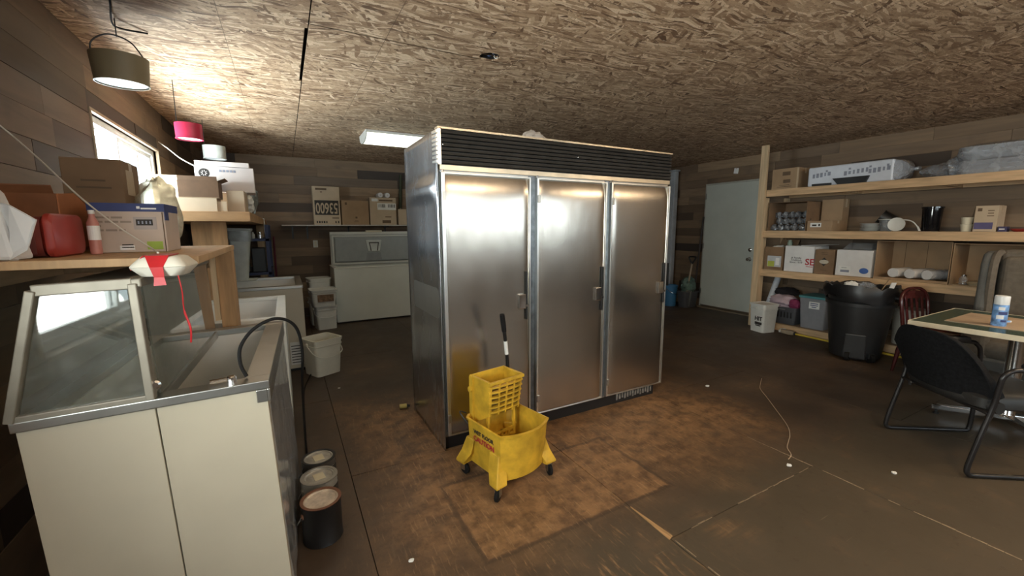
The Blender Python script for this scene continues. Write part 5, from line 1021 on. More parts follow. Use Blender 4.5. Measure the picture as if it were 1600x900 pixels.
# things in the corner between refrigerator and door
tag(obj('square_downpipe', MB().box((6.40, 5.46, 0.0), (6.50, 5.58, 2.44)).box((6.38, 5.44, 2.44), (6.52, 5.60, 2.47)), M('pipe_grey', (0.42, 0.45, 0.48), 0.45), bevel=0.01), 'tall grey square downpipe standing against the wall behind the refrigerator', 'pipe')
bb = thing('blue_bucket', 'blue bucket on the floor in the corner beside the door', 'bucket', (6.135, 5.218, 0)); BL = M('blue_plastic', (0.04, 0.16, 0.32), 0.4)
obj('pail', MB().lathe([(0.0, 0), (0.105, 0), (0.125, 0.36), (0.132, 0.36), (0.132, 0.38), (0.12, 0.38), (0.10, 0.01)], n=26), BL, bb, smooth=True); obj('bail', MB().tube(spline([(0.13, 0, 0.34), (0.1, -0.11, 0.26), (-0.02, -0.145, 0.23), (-0.1, -0.10, 0.27), (-0.13, 0, 0.34)]), 0.004, 6), CHROME, bb)
tw = thing('squeegee', 'black handled squeegee standing in the blue bucket', 'squeegee', (6.105, 5.255, 0.02)); obj('handle', MB().tube([(0, 0, 0), (0.05, 0.06, 0.75)], 0.02, 10), BLACK, tw, smooth=True); obj('blade', MB().box((-0.03, -0.07, 0.0), (0.01, 0.06, 0.04)), BLACKR, tw)
tub = thing('grey_tub', 'dark grey storage tub in the corner beside the door', 'tub', (6.31, 4.975, 0)); obj('tub', MB().loft([[(x, y, z) for x, y in rsq(a, b_, 0.04)] for z, a, b_ in ((0, 0.30, 0.16), (0.26, 0.36, 0.19), (0.27, 0.38, 0.20), (0.28, 0.36, 0.18), (0.02, 0.28, 0.14))], True, True), GC, tub, smooth=True); obj('rim', MB().loft([[(x, y, z) for x, y in rsq(0.385, 0.205, 0.045)] for z in (0.262, 0.285)], False, False), GC, tub)
tag(obj('green_net_bag', blob((6.33, 4.985, 0.24), 0.14, 0.10, 0.16, 97, 0.3, 24, 14), glass_mat('green_film', (0.55, 0.72, 0.66), 1.2, 0.3, 0.5, (0.22, 0.34, 0.30)), smooth=True), 'crumpled pale green plastic bag in the grey tub', 'bag')
shv = thing('shovel', 'shovel with a black D-grip standing upright in the grey tub', 'shovel', (6.24, 4.96, 0.03)); obj('shaft', MB().tube([(0.0, -0.02, 0.25), (0.06, -0.05, 0.76)], 0.014, 10), M('ash_wood', (0.40, 0.33, 0.24), 0.6), shv, smooth=True)
obj('grip', MB().tube(spline([(0.06, -0.05, 0.75), (0.062, 0.0, 0.82), (0.066, 0.012, 0.87), (0.066, -0.115, 0.87), (0.062, -0.10, 0.82), (0.06, -0.05, 0.75)]), 0.014, 8), BLACK, shv, smooth=True); obj('blade', MB().frus((-0.02, -0.10), (-0.012, 0.08), 0.0, (-0.005, -0.11), (0.008, 0.09), 0.28), RIM, shv)
tag(obj('broom_handle', MB().tube([(6.40, 4.93, 0.0), (6.515, 4.895, 1.60)], 0.016, 10), M('dark_stick', (0.035, 0.022, 0.018), 0.5), smooth=True), 'dark wooden broomstick leaning on the wall beside the door', 'broomstick')

# ------------------------------------------------------------------ counter shelf over the dipping cabinet
cs = thing('counter_shelf', 'plywood shelf board on a stud post above the glass-hooded cabinet', 'shelf', (-0.63, 2.3, 0)); o = L(cs); SZ = 1.33
obj('board', MB(o).box((XL + 0.006, 1.75, SZ - 0.026), (-0.262, 2.90, SZ)), PLYW, cs, bevel=0.002)
PINED = M('pine_stud_dark', (0.42, 0.245, 0.115), 0.65, var=0.3, scale=3.5, stretch=(7, 7, 0.8), bump=0.08)
obj('post', MB(o).box((-0.335, 2.72, 0.0), (-0.262, 2.86, SZ - 0.027)), PINED, cs, bevel=0.002)
obj('cleat', MB(o).box((-0.36, 2.70, 0.93), (-0.336, 2.74, SZ - 0.03)), PINEV, cs)
obj('brace', MB(o).box((XL + 0.006, 2.74, SZ - 0.115), (-0.362, 2.778, SZ - 0.027)), PINE, cs)
obj('wall_cleat', MB(o).box((XL + 0.006, 1.78, SZ - 0.115), (XL + 0.044, 2.72, SZ - 0.027)), PINE, cs)
obj('near_post', MB(o).box((-0.955, 1.76, 0.0), (-0.87, 1.80, SZ - 0.027)), PINEV, cs)
us = thing('long_counter', 'thick plank shelf at eye height running back along the left wall', 'shelf', (-0.60, 5.6, 0)); o = L(us); UZ = 1.555
obj('board', MB(o).box((XL + 0.006, 3.87, UZ - 0.075), (-0.225, 7.46, UZ)), M('upper_board', (0.46, 0.27, 0.13), 0.6, var=0.25, scale=3, stretch=(1.2, 8, 4)), us, bevel=0.003)
obj('end_panel', MB(o).box((-0.63, 4.032, 0.0), (-0.402, 4.067, UZ - 0.076)), PINED, us, bevel=0.002)
obj('leg', MB(o).box((-0.36, 7.30, 0.0), (-0.27, 7.39, UZ - 0.076)), PINEV, us)

# things on the counter shelf
tw = thing('paper_towel_pile', 'crumpled white paper sheets at the near left end of the counter shelf', 'paper', (-0.80, 1.86, SZ + 0.001)); PW = M('soft_white_paper', (0.72, 0.71, 0.70), 0.8, var=0.03)
obj('sheet', MB().loft([[(x, y, z) for x, y in ((-0.12, -0.06), (0.095 + 0.01 * s, -0.075), (0.10 + 0.02 * s, 0.03), (-0.12, 0.06))] for z, s in ((0.0, 0), (0.10, -1), (0.20, -2.2), (0.235, -3.5))], True, True), PW, tw, bevel=0.012)
obj('sheet', MB().add([(0.08, -0.07, 0.0), (0.125, -0.08, 0.03), (0.15, -0.07, 0.12), (0.10, -0.08, 0.165), (0.06, -0.06, 0.175), (0.09, -0.05, 0.0)], [(0, 1, 2, 3, 4, 5)]), PW, tw, solid=0.004)
t, hx, hy, h = obox('open_brown_carton', 'open orange-brown carton behind the red bin on the counter shelf', -0.93, -0.738, 2.20, 2.46, SZ + 0.001, SZ + 0.225, M('orange_brown_card', (0.20, 0.075, 0.028), 0.75, var=0.2), CARDIN, flaps=(('-y', 0.03, 60),))
OR = M('orange_card', (0.42, 0.155, 0.06), 0.7, var=0.15); obj('orange_side', MB().prism([(-hy + 0.004, 0.02), (hy - 0.004, 0.02), (hy - 0.01, h - 0.03), (0.02, h + 0.012), (-hy + 0.004, h)], hx, hx + 0.004, 'x'), OR, t)
rb = thing('red_bin', 'red plastic scoop bin on the counter shelf', 'bin', (-0.735, 2.03, SZ + 0.001)); DR = M('dark_red_clear', (0.16, 0.03, 0.025), 0.3, var=0.3)
obj('end_wall', MB().loft([[(x, y, 0.072 + z) for y, z in rsq(0.25 - e, 0.143 - e, 0.03)] for x, e in ((0.045, 0.02), (0.055, 0.0), (0.068, 0.0), (0.075, 0.012))], True, True), RED, rb, smooth=True); obj('smoked_body', MB().loft([[(x, y, 0.068 + z) for y, z in rsq(0.235, 0.132, 0.03)] for x in (-0.085, 0.045)], True, True), DR, rb, smooth=True); obj('front_label', MB().box((-0.03, -0.1195, 0.012), (0.03, -0.117, 0.09)), M('maroon_print', (0.14, 0.04, 0.035), 0.5), rb)
pb = thing('pink_bottle', 'small pink bottle with a white label beside the red bin', 'bottle', (-0.618, 2.10, SZ + 0.001)); pb.scale = (0.72, 0.72, 0.95); obj('bottle', MB().lathe([(0.0, 0), (0.022, 0), (0.024, 0.01), (0.024, 0.12), (0.012, 0.145), (0.012, 0.155)], n=18), M('salmon_plastic', (0.50, 0.20, 0.16), 0.4), pb, smooth=True); obj('cap', MB().lathe([(0.013, 0.155), (0.013, 0.17), (0, 0.17)], n=14), WHITEP, pb, smooth=True); obj('label', MB().lathe([(0.0245, 0.055), (0.0245, 0.11)], n=18, close0=False, close1=False), PAPER, pb)
t, hx, hy, h = cbox('glove_carton', 'pale printed carton with a navy top on the counter shelf', -0.655, -0.425, 2.19, 2.43, SZ + 0.001, SZ + 0.19, M('pale_carton', (0.56, 0.45, 0.37), 0.7, var=0.05), '-y', tape=False)
obj('navy_top', MB().box((-hx - 0.001, -hy - 0.002, h - 0.028), (hx + 0.002, hy + 0.001, h + 0.004)), NAVY, t); obj('navy_tab', MB().box((hx, -hy - 0.001, h - 0.062), (hx + 0.0025, -hy + 0.06, h - 0.028)), NAVY, t)
mark(t, '-y', hx, hy, 0.068, h - 0.016, 0.048, 0.006, PAPER, 'white_print', 0.0035); mark(t, '-y', hx, hy, 0.036, h - 0.012, 0.010, 0.010, PAPER, 'white_print', 0.0035)
r = random.Random(6)
for i, s in enumerate(('44 5', '5 6 5', '4', '5 5 3')):
    u = -0.108
    for wd in s.split():
        n = sum(int(c) for c in wd); mark(t, '-y', hx, hy, u + n * 0.0033, h - 0.052 - i * 0.0165, n * 0.0066, 0.0075, M('faded_ink', (0.33, 0.26, 0.21), 0.7), 'faded_print'); u += n * 0.0066 + 0.006
mark(t, '-y', hx, hy, 0.052, 0.115, 0.072, 0.05, M('picture_border', (0.42, 0.36, 0.33), 0.6), 'picture_panel'); mark(t, '-y', hx, hy, 0.05, 0.118, 0.052, 0.024, INK, 'picture_panel', 0.0024)
for i in range(4): mark(t, '-y', hx, hy, 0.032 + i * 0.012, 0.118, 0.005, 0.012, M('grey_print', (0.25, 0.27, 0.34), 0.6), 'pictured_glass', 0.003)
mark(t, '-y', hx, hy, 0.075, 0.026, 0.05, 0.032, LIME, 'green_sticker'); lines(t, '-y', hx, hy, -0.01, 0.03, 0.04, 2, 0.01, 0.004, INK, 5); mark(t, '-y', hx, hy, -0.012, 0.018, 0.045, 0.018, PAPER, 'label_sheet')
obj('side_seam', MB().box((hx - 0.008, -hy - 0.0016, 0.0), (hx - 0.005, -hy, h - 0.03)), BROWNINK, t)
t, hx, hy, h = cbox('tall_brown_carton', 'tall brown carton standing behind the navy-topped carton on the counter shelf', -0.80, -0.605, 2.46, 2.70, SZ + 0.001, SZ + 0.39, CARDD, '-y')
lines(t, '-y', hx, hy, 0.0, 0.30, 0.12, 2, 0.03, 0.008, BROWNINK); mark(t, '+x', hx, hy, -0.02, 0.30, 0.10, 0.11, CARDL, 'pale_label')
tag(obj('clear_bag', blob((-0.515, 2.56, SZ + 0.001), 0.085, 0.085, 0.165, 101, 0.3, 26, 18), glass_mat('milky_film', (0.9, 0.88, 0.8), 1.5, 0.2, 0.62, (0.62, 0.57, 0.44)), smooth=True), 'puffy clear plastic bag behind the navy-topped carton', 'bag')
fc = thing('takeout_box', 'white foam takeout box tied with red ribbon on top of the glass hood', 'takeout box', (-0.335, 1.665, 1.280), (0, 0, R(-6))); fc.scale = (0.78, 0.78, 0.85); FO = M('foam_white', (0.76, 0.72, 0.62), 0.6, var=0.04)
obj('tray', MB().loft([[(x, y, z) for x, y in rsq(a, b_, 0.035)] for z, a, b_ in ((0, 0.135, 0.14), (0.028, 0.18, 0.185), (0.033, 0.185, 0.19))], True, True), FO, fc, smooth=True)
obj('lid', MB().loft([[(x, y, z) for x, y in rsq(a, b_, 0.035)] for z, a, b_ in ((0.034, 0.185, 0.19), (0.040, 0.18, 0.185), (0.066, 0.135, 0.14), (0.070, 0.12, 0.12))], True, True), FO, fc, smooth=True)
RIB = M('red_ribbon', (0.50, 0.02, 0.025), 0.35, var=0.15)
rbn = MB(); P = [(-0.094, 0.0), (-0.068, 0.069), (-0.02, 0.073)]
rbn.add([(-0.02, -0.097, 0.034), (0.022, -0.097, 0.034), (0.034, -0.068, 0.072), (-0.040, -0.068, 0.072), (0.030, 0.06, 0.074), (-0.05, 0.06, 0.074), (0.02, -0.090, -0.002), (-0.012, -0.090, -0.002), (0.026, -0.096, -0.03), (-0.014, -0.096, -0.032)], [(0, 1, 2, 3), (3, 2, 4, 5), (7, 6, 1, 0), (9, 8, 6, 7)])
obj('ribbon', rbn, RIB, fc, solid=0.003); obj('ribbon', MB().add([(-0.045, -0.068, 0.0735), (-0.045, -0.03, 0.0745), (-0.095, 0.0, 0.045), (-0.105, -0.02, 0.02), (-0.098, -0.045, 0.03)], [(0, 1, 2), (0, 2, 4), (4, 2, 3)]), RIB, fc, solid=0.003)
obj('hanging_string', MB().tube(spline([(0.055, -0.06, 0.0), (0.062, -0.062, -0.06), (0.058, -0.05, -0.13), (0.072, -0.05, -0.20), (0.068, -0.05, -0.255)]), [0.0022] * 17 + [0.004] * 8 + [0.0035] * 8, 6), RIB, fc)

# things on the wall counter
uz = UZ + 0.001
t, hx, hy, h = cbox('flat_cream_carton', 'flat cream carton at the near end of the wall counter', -0.78, -0.435, 3.93, 4.20, uz, uz + 0.098, CARDL, '-y', tape=False); obj('side_flap', MB().box((hx, -hy + 0.01, 0.004), (hx + 0.06, -hy + 0.014, h - 0.02)), CARDL, t)
t, hx, hy, h = obox('torn_brown_carton', 'shallow open brown carton on the flat cream carton', -0.67, -0.42, 3.95, 4.18, uz + 0.102, uz + 0.23, M('deep_brown_card', (0.13, 0.072, 0.038), 0.8, var=0.15), CARDIN, flaps=(('+x', 0.05, 25), ('-y', 0.03, 70)))
t, hx, hy, h = cbox('upright_carton', 'upright tan carton below the white logo carton on the wall counter', -0.375, -0.255, 3.98, 4.28, uz, uz + 0.165, CARDL, '-y', tape=False, seam=False); obj('edge_strip', MB().box((hx - 0.006, -hy - 0.0016, 0), (hx, -hy, h)), CARDD, t)
tc_, hx, hy, h = cbox('long_carton', 'long plain carton under the white logo carton on the wall counter', -0.66, -0.385, 4.30, 4.62, uz, uz + 0.165, CARD, '-y')
t = thing('logo_carton', 'white carton with a round black emblem and open lid on the wall counter', 'box', (-0.395, 4.19, uz + 0.232), (0, 0, R(2))); WC = M('cup_carton_white', (0.66, 0.60, 0.58), 0.6, var=0.03); hx, hy, h = 0.20, 0.135, 0.185
t.location = (-0.395, 4.34, uz + 0.168); h = 0.20; hy = 0.15
obj('carton', MB().box((-hx, -hy, 0), (hx, hy, h)), WC, t, bevel=0.002)
obj('lid', MB().prism([(-hy - 0.01, h + 0.002), (hy, h + 0.010), (hy, h + 0.045), (-hy - 0.01, h + 0.040)], -hx + 0.005, hx - 0.03, 'x'), WC, t, bevel=0.002)
NB = 28; ringp = [(-0.14 + 0.036 * math.cos(2 * math.pi * i / NB), 0.145 + 0.036 * math.sin(2 * math.pi * i / NB)) for i in range(NB)]
obj('emblem_disc', MB().prism(ringp, -hy - 0.0018, -hy, 'y'), INK, t)
obj('emblem_figure', MB().prism([(-0.14 + (0.024 if i % 2 else 0.012) * math.cos(2 * math.pi * i / 16 + 0.2), 0.145 + (0.026 if i % 2 else 0.012) * math.sin(2 * math.pi * i / 16 + 0.2)) for i in range(16)], -hy - 0.0026, -hy - 0.0018, 'y'), WC, t)
obj('emblem_figure', MB().prism([(-0.14 + 0.010 * math.cos(2 * math.pi * i / 12), 0.145 + 0.014 * math.sin(2 * math.pi * i / 12)) for i in range(12)], -hy - 0.0034, -hy - 0.0026, 'y'), INK, t)
[mark(t, '-y', hx, hy, -0.03 + i * 0.024, 0.168, 0.017, 0.018, M('grey_print', (0.25, 0.27, 0.34), 0.6), 'printed_mark') for i in range(5)]; lines(t, '-y', hx, hy, -0.10, 0.085, 0.14, 1, 0.01, 0.004, BROWNINK)
t, hx, hy, h = cbox('bright_carton', 'plain carton with a pale edge between the window and the logo carton', -0.90, -0.70, 4.35, 4.75, uz, uz + 0.30, CARDL, '-y')
t, hx, hy, h = cbox('blue_white_carton', 'small blue and white carton just left of the logo carton', -0.69, -0.61, 4.36, 4.60, uz + 0.168, uz + 0.30, M('bluish_card', (0.55, 0.60, 0.72), 0.6), '-y', tape=False); mark(t, '-y', hx, hy, 0.0, 0.09, 0.05, 0.02, NAVY)
gb = M('grey_bin', (0.22, 0.24, 0.23), 0.5)
for i, (y, a, lab) in enumerate(((5.05, 12, 'grey plastic tub lying on the wall counter'), (5.45, 38, 'grey plastic tub tilted behind another on the wall counter'))):
    g = thing('grey_pan', lab, 'tub', (-0.36, y, uz + 0.07 + 0.05 * i), (R(-a), 0, 0)); obj('pan', MB().loft([[(x, y_, z) for x, y_ in rsq(k, k * 0.8, 0.03)] for z, k in ((-0.05, 0.20), (0.12, 0.26), (0.12, 0.245), (-0.04, 0.185))], True, True), gb, g, smooth=True); obj('rim', MB().loft([[(x, y_, z) for x, y_ in rsq(0.275, 0.225, 0.03)] for z in (0.108, 0.125)], False, False), gb, g)
tag(obj('crumpled_bag', blob((-0.285, 4.62, uz), 0.055, 0.10, 0.10, 111, 0.45), WHITEP), 'crumpled white bag beside the upright tan carton on the wall counter', 'bag')
tag(obj('white_cloth_strip', MB().add([(-0.235, 6.4, uz + 0.004), (-0.215, 6.4, uz + 0.002), (-0.205, 6.42, UZ - 0.2), (-0.225, 6.42, UZ - 0.2), (-0.30, 6.35, uz + 0.01), (-0.30, 6.45, uz + 0.01)], [(0, 1, 2, 3), (0, 4, 5, 1)]), WHITEP, solid=0.004), 'white strip hanging over the far edge of the wall counter', 'cloth')

# blue metal rack and a grey-white bin below the wall counter
br = thing('blue_rack', 'dark blue metal rack under the far end of the wall counter', 'rack', (-0.5, 6.2, 0)); o = L(br); BM = M('blue_metal', (0.022, 0.03, 0.075), 0.45, 0.3)
for x in (-0.90, -0.20):
    for y in (5.75, 6.65): obj('upright', MB(o).box((x, y, 0), (x + 0.035, y + 0.035, UZ - 0.08)), BM, br)
for z in (0.30, 0.88, 1.28): obj('rack_shelf', MB(o).box((-0.90, 5.75, z), (-0.165, 6.685, z + 0.03)), BM, br)
tag(obj('red_pole', MB().tube([(-0.15, 6.78, 0.0), (-0.135, 6.80, 1.32)], 0.014, 8), M('maroon_metal', (0.10, 0.015, 0.03), 0.4)), 'thin maroon pole beside the blue rack', 'pole')
tag(obj('dark_monitor', MB().box((-0.36, 5.80, 0.911), (-0.215, 6.05, 1.20)), BLACK, bevel=0.01), 'black appliance standing on the blue rack', 'appliance')
ps = thing('tray_stack', 'stack of pale trays on the blue rack beside the black appliance', 'trays', (-0.56, 5.93, 0.911))
for i in range(5): obj('tray', MB().loft([[(x, y, z + i * 0.016) for x, y in rsq(0.34 - e, 0.30 - e, 0.04)] for z, e in ((0, 0.05), (0.012, 0.0), (0.014, 0.0))], True, True), M('pale_tray', (0.40, 0.42, 0.40), 0.4), ps, smooth=True)
for i, (x, y) in enumerate(((-0.34, 5.86), (-0.26, 5.9))): tag(obj('jar', MB().lathe([(0.0, 0), (0.03, 0), (0.03, 0.05), (0.02, 0.06), (0.02, 0.075), (0, 0.075)], c=(x, y, 1.311), n=14), (WHITEP, CHROME)[i], smooth=True), ('small white jar on the upper rack shelf', 'small shiny jar on the upper rack shelf')[i], 'jar')
wbn = thing('slim_bin', 'slim grey-white waste bin on the steel-rimmed cabinet', 'bin', (-0.445, 5.42, 0.872), (0, R(2), 0)); GW = M('bin_white', (0.52, 0.55, 0.53), 0.45)
obj('bin', MB().loft([[(x, y, z) for x, y in rsq(a, b_, 0.03)] for z, a, b_ in ((0, 0.12, 0.20), (0.45, 0.19, 0.26), (0.45, 0.205, 0.275), (0.555, 0.215, 0.285), (0.555, 0.20, 0.27), (0.02, 0.11, 0.19))], True, True), GW, wbn, smooth=True); obj('rim', MB().loft([[(x, y, z) for x, y in rsq(a, a + 0.07, 0.03)] for z, a in ((0.535, 0.215), (0.54, 0.228), (0.56, 0.228), (0.56, 0.20))], False, False), GW, wbn); obj('bag_edge', MB().loft([[(x, y - 0.0, z) for x, y in rsq(0.222, 0.29, 0.03)] for z in (0.42, 0.50, 0.53)], False, False), SHEER, wbn, smooth=True)
tag(obj('bin_board', MB().box((-0.60, 5.28, 0.8705), (-0.30, 5.548, 0.8715)), WHITEP), 'thin white board lying on the steel-rimmed cabinet under the bin', 'board')
tag(obj('leaning_board', MB().bar((-0.80, 3.30, 1.34 - 0.46), (-0.62, 3.34, 1.47), 0.09, 0.02), M('blue_white_board', (0.62, 0.68, 0.76), 0.4)), 'narrow white board leaning below the wall counter', 'board')

# ------------------------------------------------------------------ shelf and cartons on the back wall
bs = thing('back_wall_shelf', 'long white-edged shelf on the back wall above the chest freezer', 'shelf', (0.97, 7.37, 0)); o = L(bs); BZ = 1.485
obj('board', MB(o).box((-0.025, 7.225, BZ - 0.018), (2.35, 7.482, BZ)), M('shelf_melamine', (0.50, 0.48, 0.45), 0.5), bs)
for x in (0.12, 0.33, 0.95, 1.55, 2.1): br_ = obj('bracket', MB(o).box((x - 0.012, 7.24, BZ - 0.032), (x + 0.012, 7.482, BZ - 0.019)).box((x - 0.012, 7.468, BZ - 0.22), (x + 0.012, 7.482, BZ - 0.032)), DARKMETAL, bs)
by0 = 7.235
t, hx, hy, h = cbox('digit_carton', 'tall carton printed with large upside-down digits on the back wall shelf', 0.425, 0.815, by0, 7.475, BZ + 0.001, BZ + 0.59, CARDL, '-y')
mark(t, '-y', hx, hy, 0.0, 0.265, 0.345, 0.225, INK, 'digit_panel')
text('53600', 0.23, (0.0, -hy - 0.0028, 0.265), (R(90), R(180), 0), CARDL, t, 'upside_down_digits', sx=0.56, bold=0.004, ext=0.0008)
mark(t, '-y', hx, hy, -0.07, 0.55, 0.16, 0.03, BROWNINK); mark(t, '-y', hx, hy, -0.07, 0.505, 0.03, 0.012, BROWNINK); mark(t, '-y', hx, hy, 0.12, 0.105, 0.10, 0.016, BROWNINK)
[mark(t, '-y', hx, hy, -0.15 + i * 0.034, 0.042, 0.018 + 0.006 * (i % 2), 0.032, INK, 'printed_mark') for i in range(5)]; mark(t, '-y', hx, hy, 0.12, 0.042, 0.018, 0.035, INK); mark(t, '-y', hx, hy, 0.16, 0.042, 0.018, 0.035, INK)
t, hx, hy, h = cbox('plain_carton', 'plain brown carton between the digit carton and the barcode carton', 0.835, 1.252, by0, 7.475, BZ + 0.001, BZ + 0.385, CARD, '-y'); mark(t, '-y', hx, hy, -0.14, 0.335, 0.03, 0.04, BROWNINK); mark(t, '-y', hx, hy, 0.01, 0.115, 0.03, 0.03, BROWNINK); lines(t, '-y', hx, hy, 0.01, 0.065, 0.08, 2, 0.02, 0.006, BROWNINK)
t, hx, hy, h = cbox('barcode_carton', 'brown carton with a wide white barcode label on the back wall shelf', 1.27, 1.70, by0, 7.475, BZ + 0.001, BZ + 0.445, CARDL, '-y')
mark(t, '-y', hx, hy, 0.06, 0.30, 0.305, 0.11, PAPER, 'barcode_label'); r = random.Random(2)
for u0 in (-0.075, 0.085):
    for i in range(9): mark(t, '-y', hx, hy, u0 + i * 0.0135, 0.312, r.choice((0.004, 0.007, 0.009)), 0.055, INK, 'barcode_bar', 0.0024)
mark(t, '-y', hx, hy, 0.05, 0.40, 0.22, 0.025, BROWNINK); mark(t, '-y', hx, hy, -0.13, 0.405, 0.10, 0.045, PAPER); mark(t, '-y', hx, hy, 0.05, 0.05, 0.14, 0.05, BROWNINK); mark(t, '-y', hx, hy, 0.08, 0.13, 0.10, 0.014, BROWNINK)
for i, x in enumerate((1.455, 1.57)):
    rl = thing('tape_roll', ('left white roll lying on the barcode carton', 'right white roll lying on the barcode carton')[i], 'roll', (x, 7.25, BZ + 0.450 + 0.040), (R(-90), 0, 0), 'white rolls on the barcode carton')
    obj('roll', MB().lathe([(0.010, 0), (0.038, 0), (0.040, 0.004), (0.040, 0.20), (0.010, 0.20)], n=22), ROLL, rl, smooth=True); obj('core', MB().lathe([(0.010, 0.0), (0.010, 0.03), (0, 0.03)], n=10), CARDIN, rl)
t, hx, hy, h = obox('gabled_carton', 'small carton with folded shoulders at the right end of the back wall shelf', 1.735, 2.10, by0, 7.36, BZ + 0.001, BZ + 0.26, CARDL, CARDIN, flaps=(('-y', 0.0001, 10),))
obj('left_shoulder', MB().prism([(-hx, h - 0.06), (-hx + 0.05, h + 0.02), (-hx + 0.055, h + 0.02), (-hx + 0.006, h - 0.06)], -hy, hy, 'y'), CARDL, t)
tag(obj('dark_bundle', MB().tube([(1.80, 7.42, BZ + 0.001), (1.86, 7.47, 2.35)], [0.03, 0.025], 10), M('olive_dark', (0.05, 0.055, 0.03), 0.7)), 'dark rolled bundle standing at the end of the back wall shelf', 'roll')

# ------------------------------------------------------------------ pail pendant lamps and ceiling fixture
def pendant(label, x, y, zb, h, r0, r1, shade, inner, glow, strength, handle, cordmat, cat_name):
    t = thing(cat_name, label, 'pendant lamp', (x, y, zb), group='pail shade pendants')
    obj('shade', MB().lathe([(r0, 0.0), (r1, h), (r1 - 0.004, h), (r0 - 0.004, 0.004)], n=40, close0=False, close1=False, sx=1.0, sy=0.9), shade, t, smooth=True)
    obj('top_disc', MB().lathe([(r1 - 0.004, h - 0.006), (0.0, h - 0.004)], n=40, close0=False, sy=0.9), inner, t)
    obj('diffuser', MB().lathe([(r0 - 0.005, 0.008), (0.0, 0.006)], n=40, close0=False, sy=0.9), M('diffuser_' + cat_name, (0.75, 0.80, 0.85), 0.4, emit=glow, estr=strength), t)
    obj('lip', MB().lathe([(r0 - 0.004, 0.0), (r0 + 0.003, 0.0), (r0 + 0.003, 0.006), (r0 - 0.002, 0.006)], n=40, close0=False, close1=False, sy=0.9), shade, t)
    if handle:
        top = min(0.10, ZC - zb - h - 0.02)
        obj('bail', MB().tube(spline([(-r1 * 0.9, 0, h - 0.01), (-r1 * 0.86, 0, h + top * 0.55), (-r1 * 0.45, 0, h + top), (0.0, 0, h + top * 1.05), (r1 * 0.5, 0, h + top * 0.75), (r1 * 0.9, 0, h - 0.01)]), 0.004, 6), cordmat, t, smooth=True)
        obj('hook', MB().tube([(0, 0, h + top), (0, 0, ZC - zb)], 0.003, 6), cordmat, t)
    else: obj('cord', MB().tube([(-r1 * 0.8, 0, h), (-r1 * 0.8, 0.01, ZC - zb)], 0.003, 6), cordmat, t)
    return t
KH = M('khaki_enamel', (0.235, 0.185, 0.105), 0.5, var=0.12, scale=3); CR = M('crimson_enamel', (0.42, 0.022, 0.06), 0.35, var=0.06); PG = M('pale_grey_enamel', (0.42, 0.43, 0.40), 0.45)
pendant('khaki pail shade pendant lamp nearest the camera', -0.71, 3.10, 2.200, 0.140, 0.113, 0.124, KH, KH, (0.70, 0.86, 1.0), 0.9, True, DARKMETAL, 'khaki_pendant_lamp')
pendant('crimson shade pendant lamp beside the window', -0.585, 4.10, 2.105, 0.115, 0.085, 0.087, CR, CR, (1.0, 0.8, 0.8), 0.12, False, DARKMETAL, 'crimson_pendant_lamp')
pendant('pale grey shade pendant lamp farthest along the row', -0.575, 5.40, 2.145, 0.130, 0.098, 0.100, PG, PG, (1.0, 0.95, 0.85), 0.05, False, DARKMETAL, 'grey_pendant_lamp')
tag(obj('stapled_cable', MB().tube(spline([(-0.60, 2.55, ZC - 0.006), (-0.66, 2.85, ZC - 0.012), (-0.71, 3.05, ZC - 0.035), (-0.70, 3.14, ZC - 0.03), (-0.60, 3.22, ZC - 0.006)]), 0.0045, 8), BLACKR, smooth=True), 'black cord stapled to the ceiling above the khaki lamp', 'cord')
GLOW = M('lit_diffuser', (0.85, 0.88, 0.80), 0.4, emit=(0.95, 1.0, 0.80), estr=1.7); GLOWW = M('lit_diffuser_warm', (0.85, 0.84, 0.76), 0.4, emit=(1.0, 0.76, 0.50), estr=14.0)
def fixture(label, x0, x1, y0, y1, mat):
    t = thing('ceiling_light', label, 'ceiling light', ((x0 + x1) / 2, (y0 + y1) / 2, ZC)); hx, hy = (x1 - x0) / 2, (y1 - y0) / 2
    obj('pan', MB().box((-hx, -hy, -0.03), (hx, hy, -0.001)), WHITEP, t, bevel=0.004)
    rings = [[(s * hx * 0.985, y * hy * k, z) for y, z in ((-0.97, -0.031), (-0.86, -0.07), (-0.45, -0.105), (0.0, -0.112), (0.45, -0.105), (0.86, -0.07), (0.97, -0.031))] for s, k in ((-1, 1.0), (1, 1.0))]
    obj('diffuser', MB().loft(rings, True, True), mat, t, smooth=True)
    for s in (-1, 1): obj('end_cap', MB().prism([(-hy, -0.001), (-hy, -0.035), (-hy * 0.88, -0.075), (-hy * 0.45, -0.11), (0, -0.117), (hy * 0.45, -0.11), (hy * 0.88, -0.075), (hy, -0.035), (hy, -0.001)], s * hx, s * (hx + 0.012), 'x'), WHITEP, t)
    return t
fixture('lit fluorescent wrap light on the ceiling beyond the refrigerator', 0.90, 2.12, 5.05, 5.50, GLOW)
fixture('warm fluorescent wrap light on the ceiling behind the camera left', 1.3, 2.52, -0.80, -0.40, GLOWW)
fixture('warm fluorescent wrap light on the ceiling behind the camera right', 3.9, 5.12, -0.80, -0.40, GLOWW)

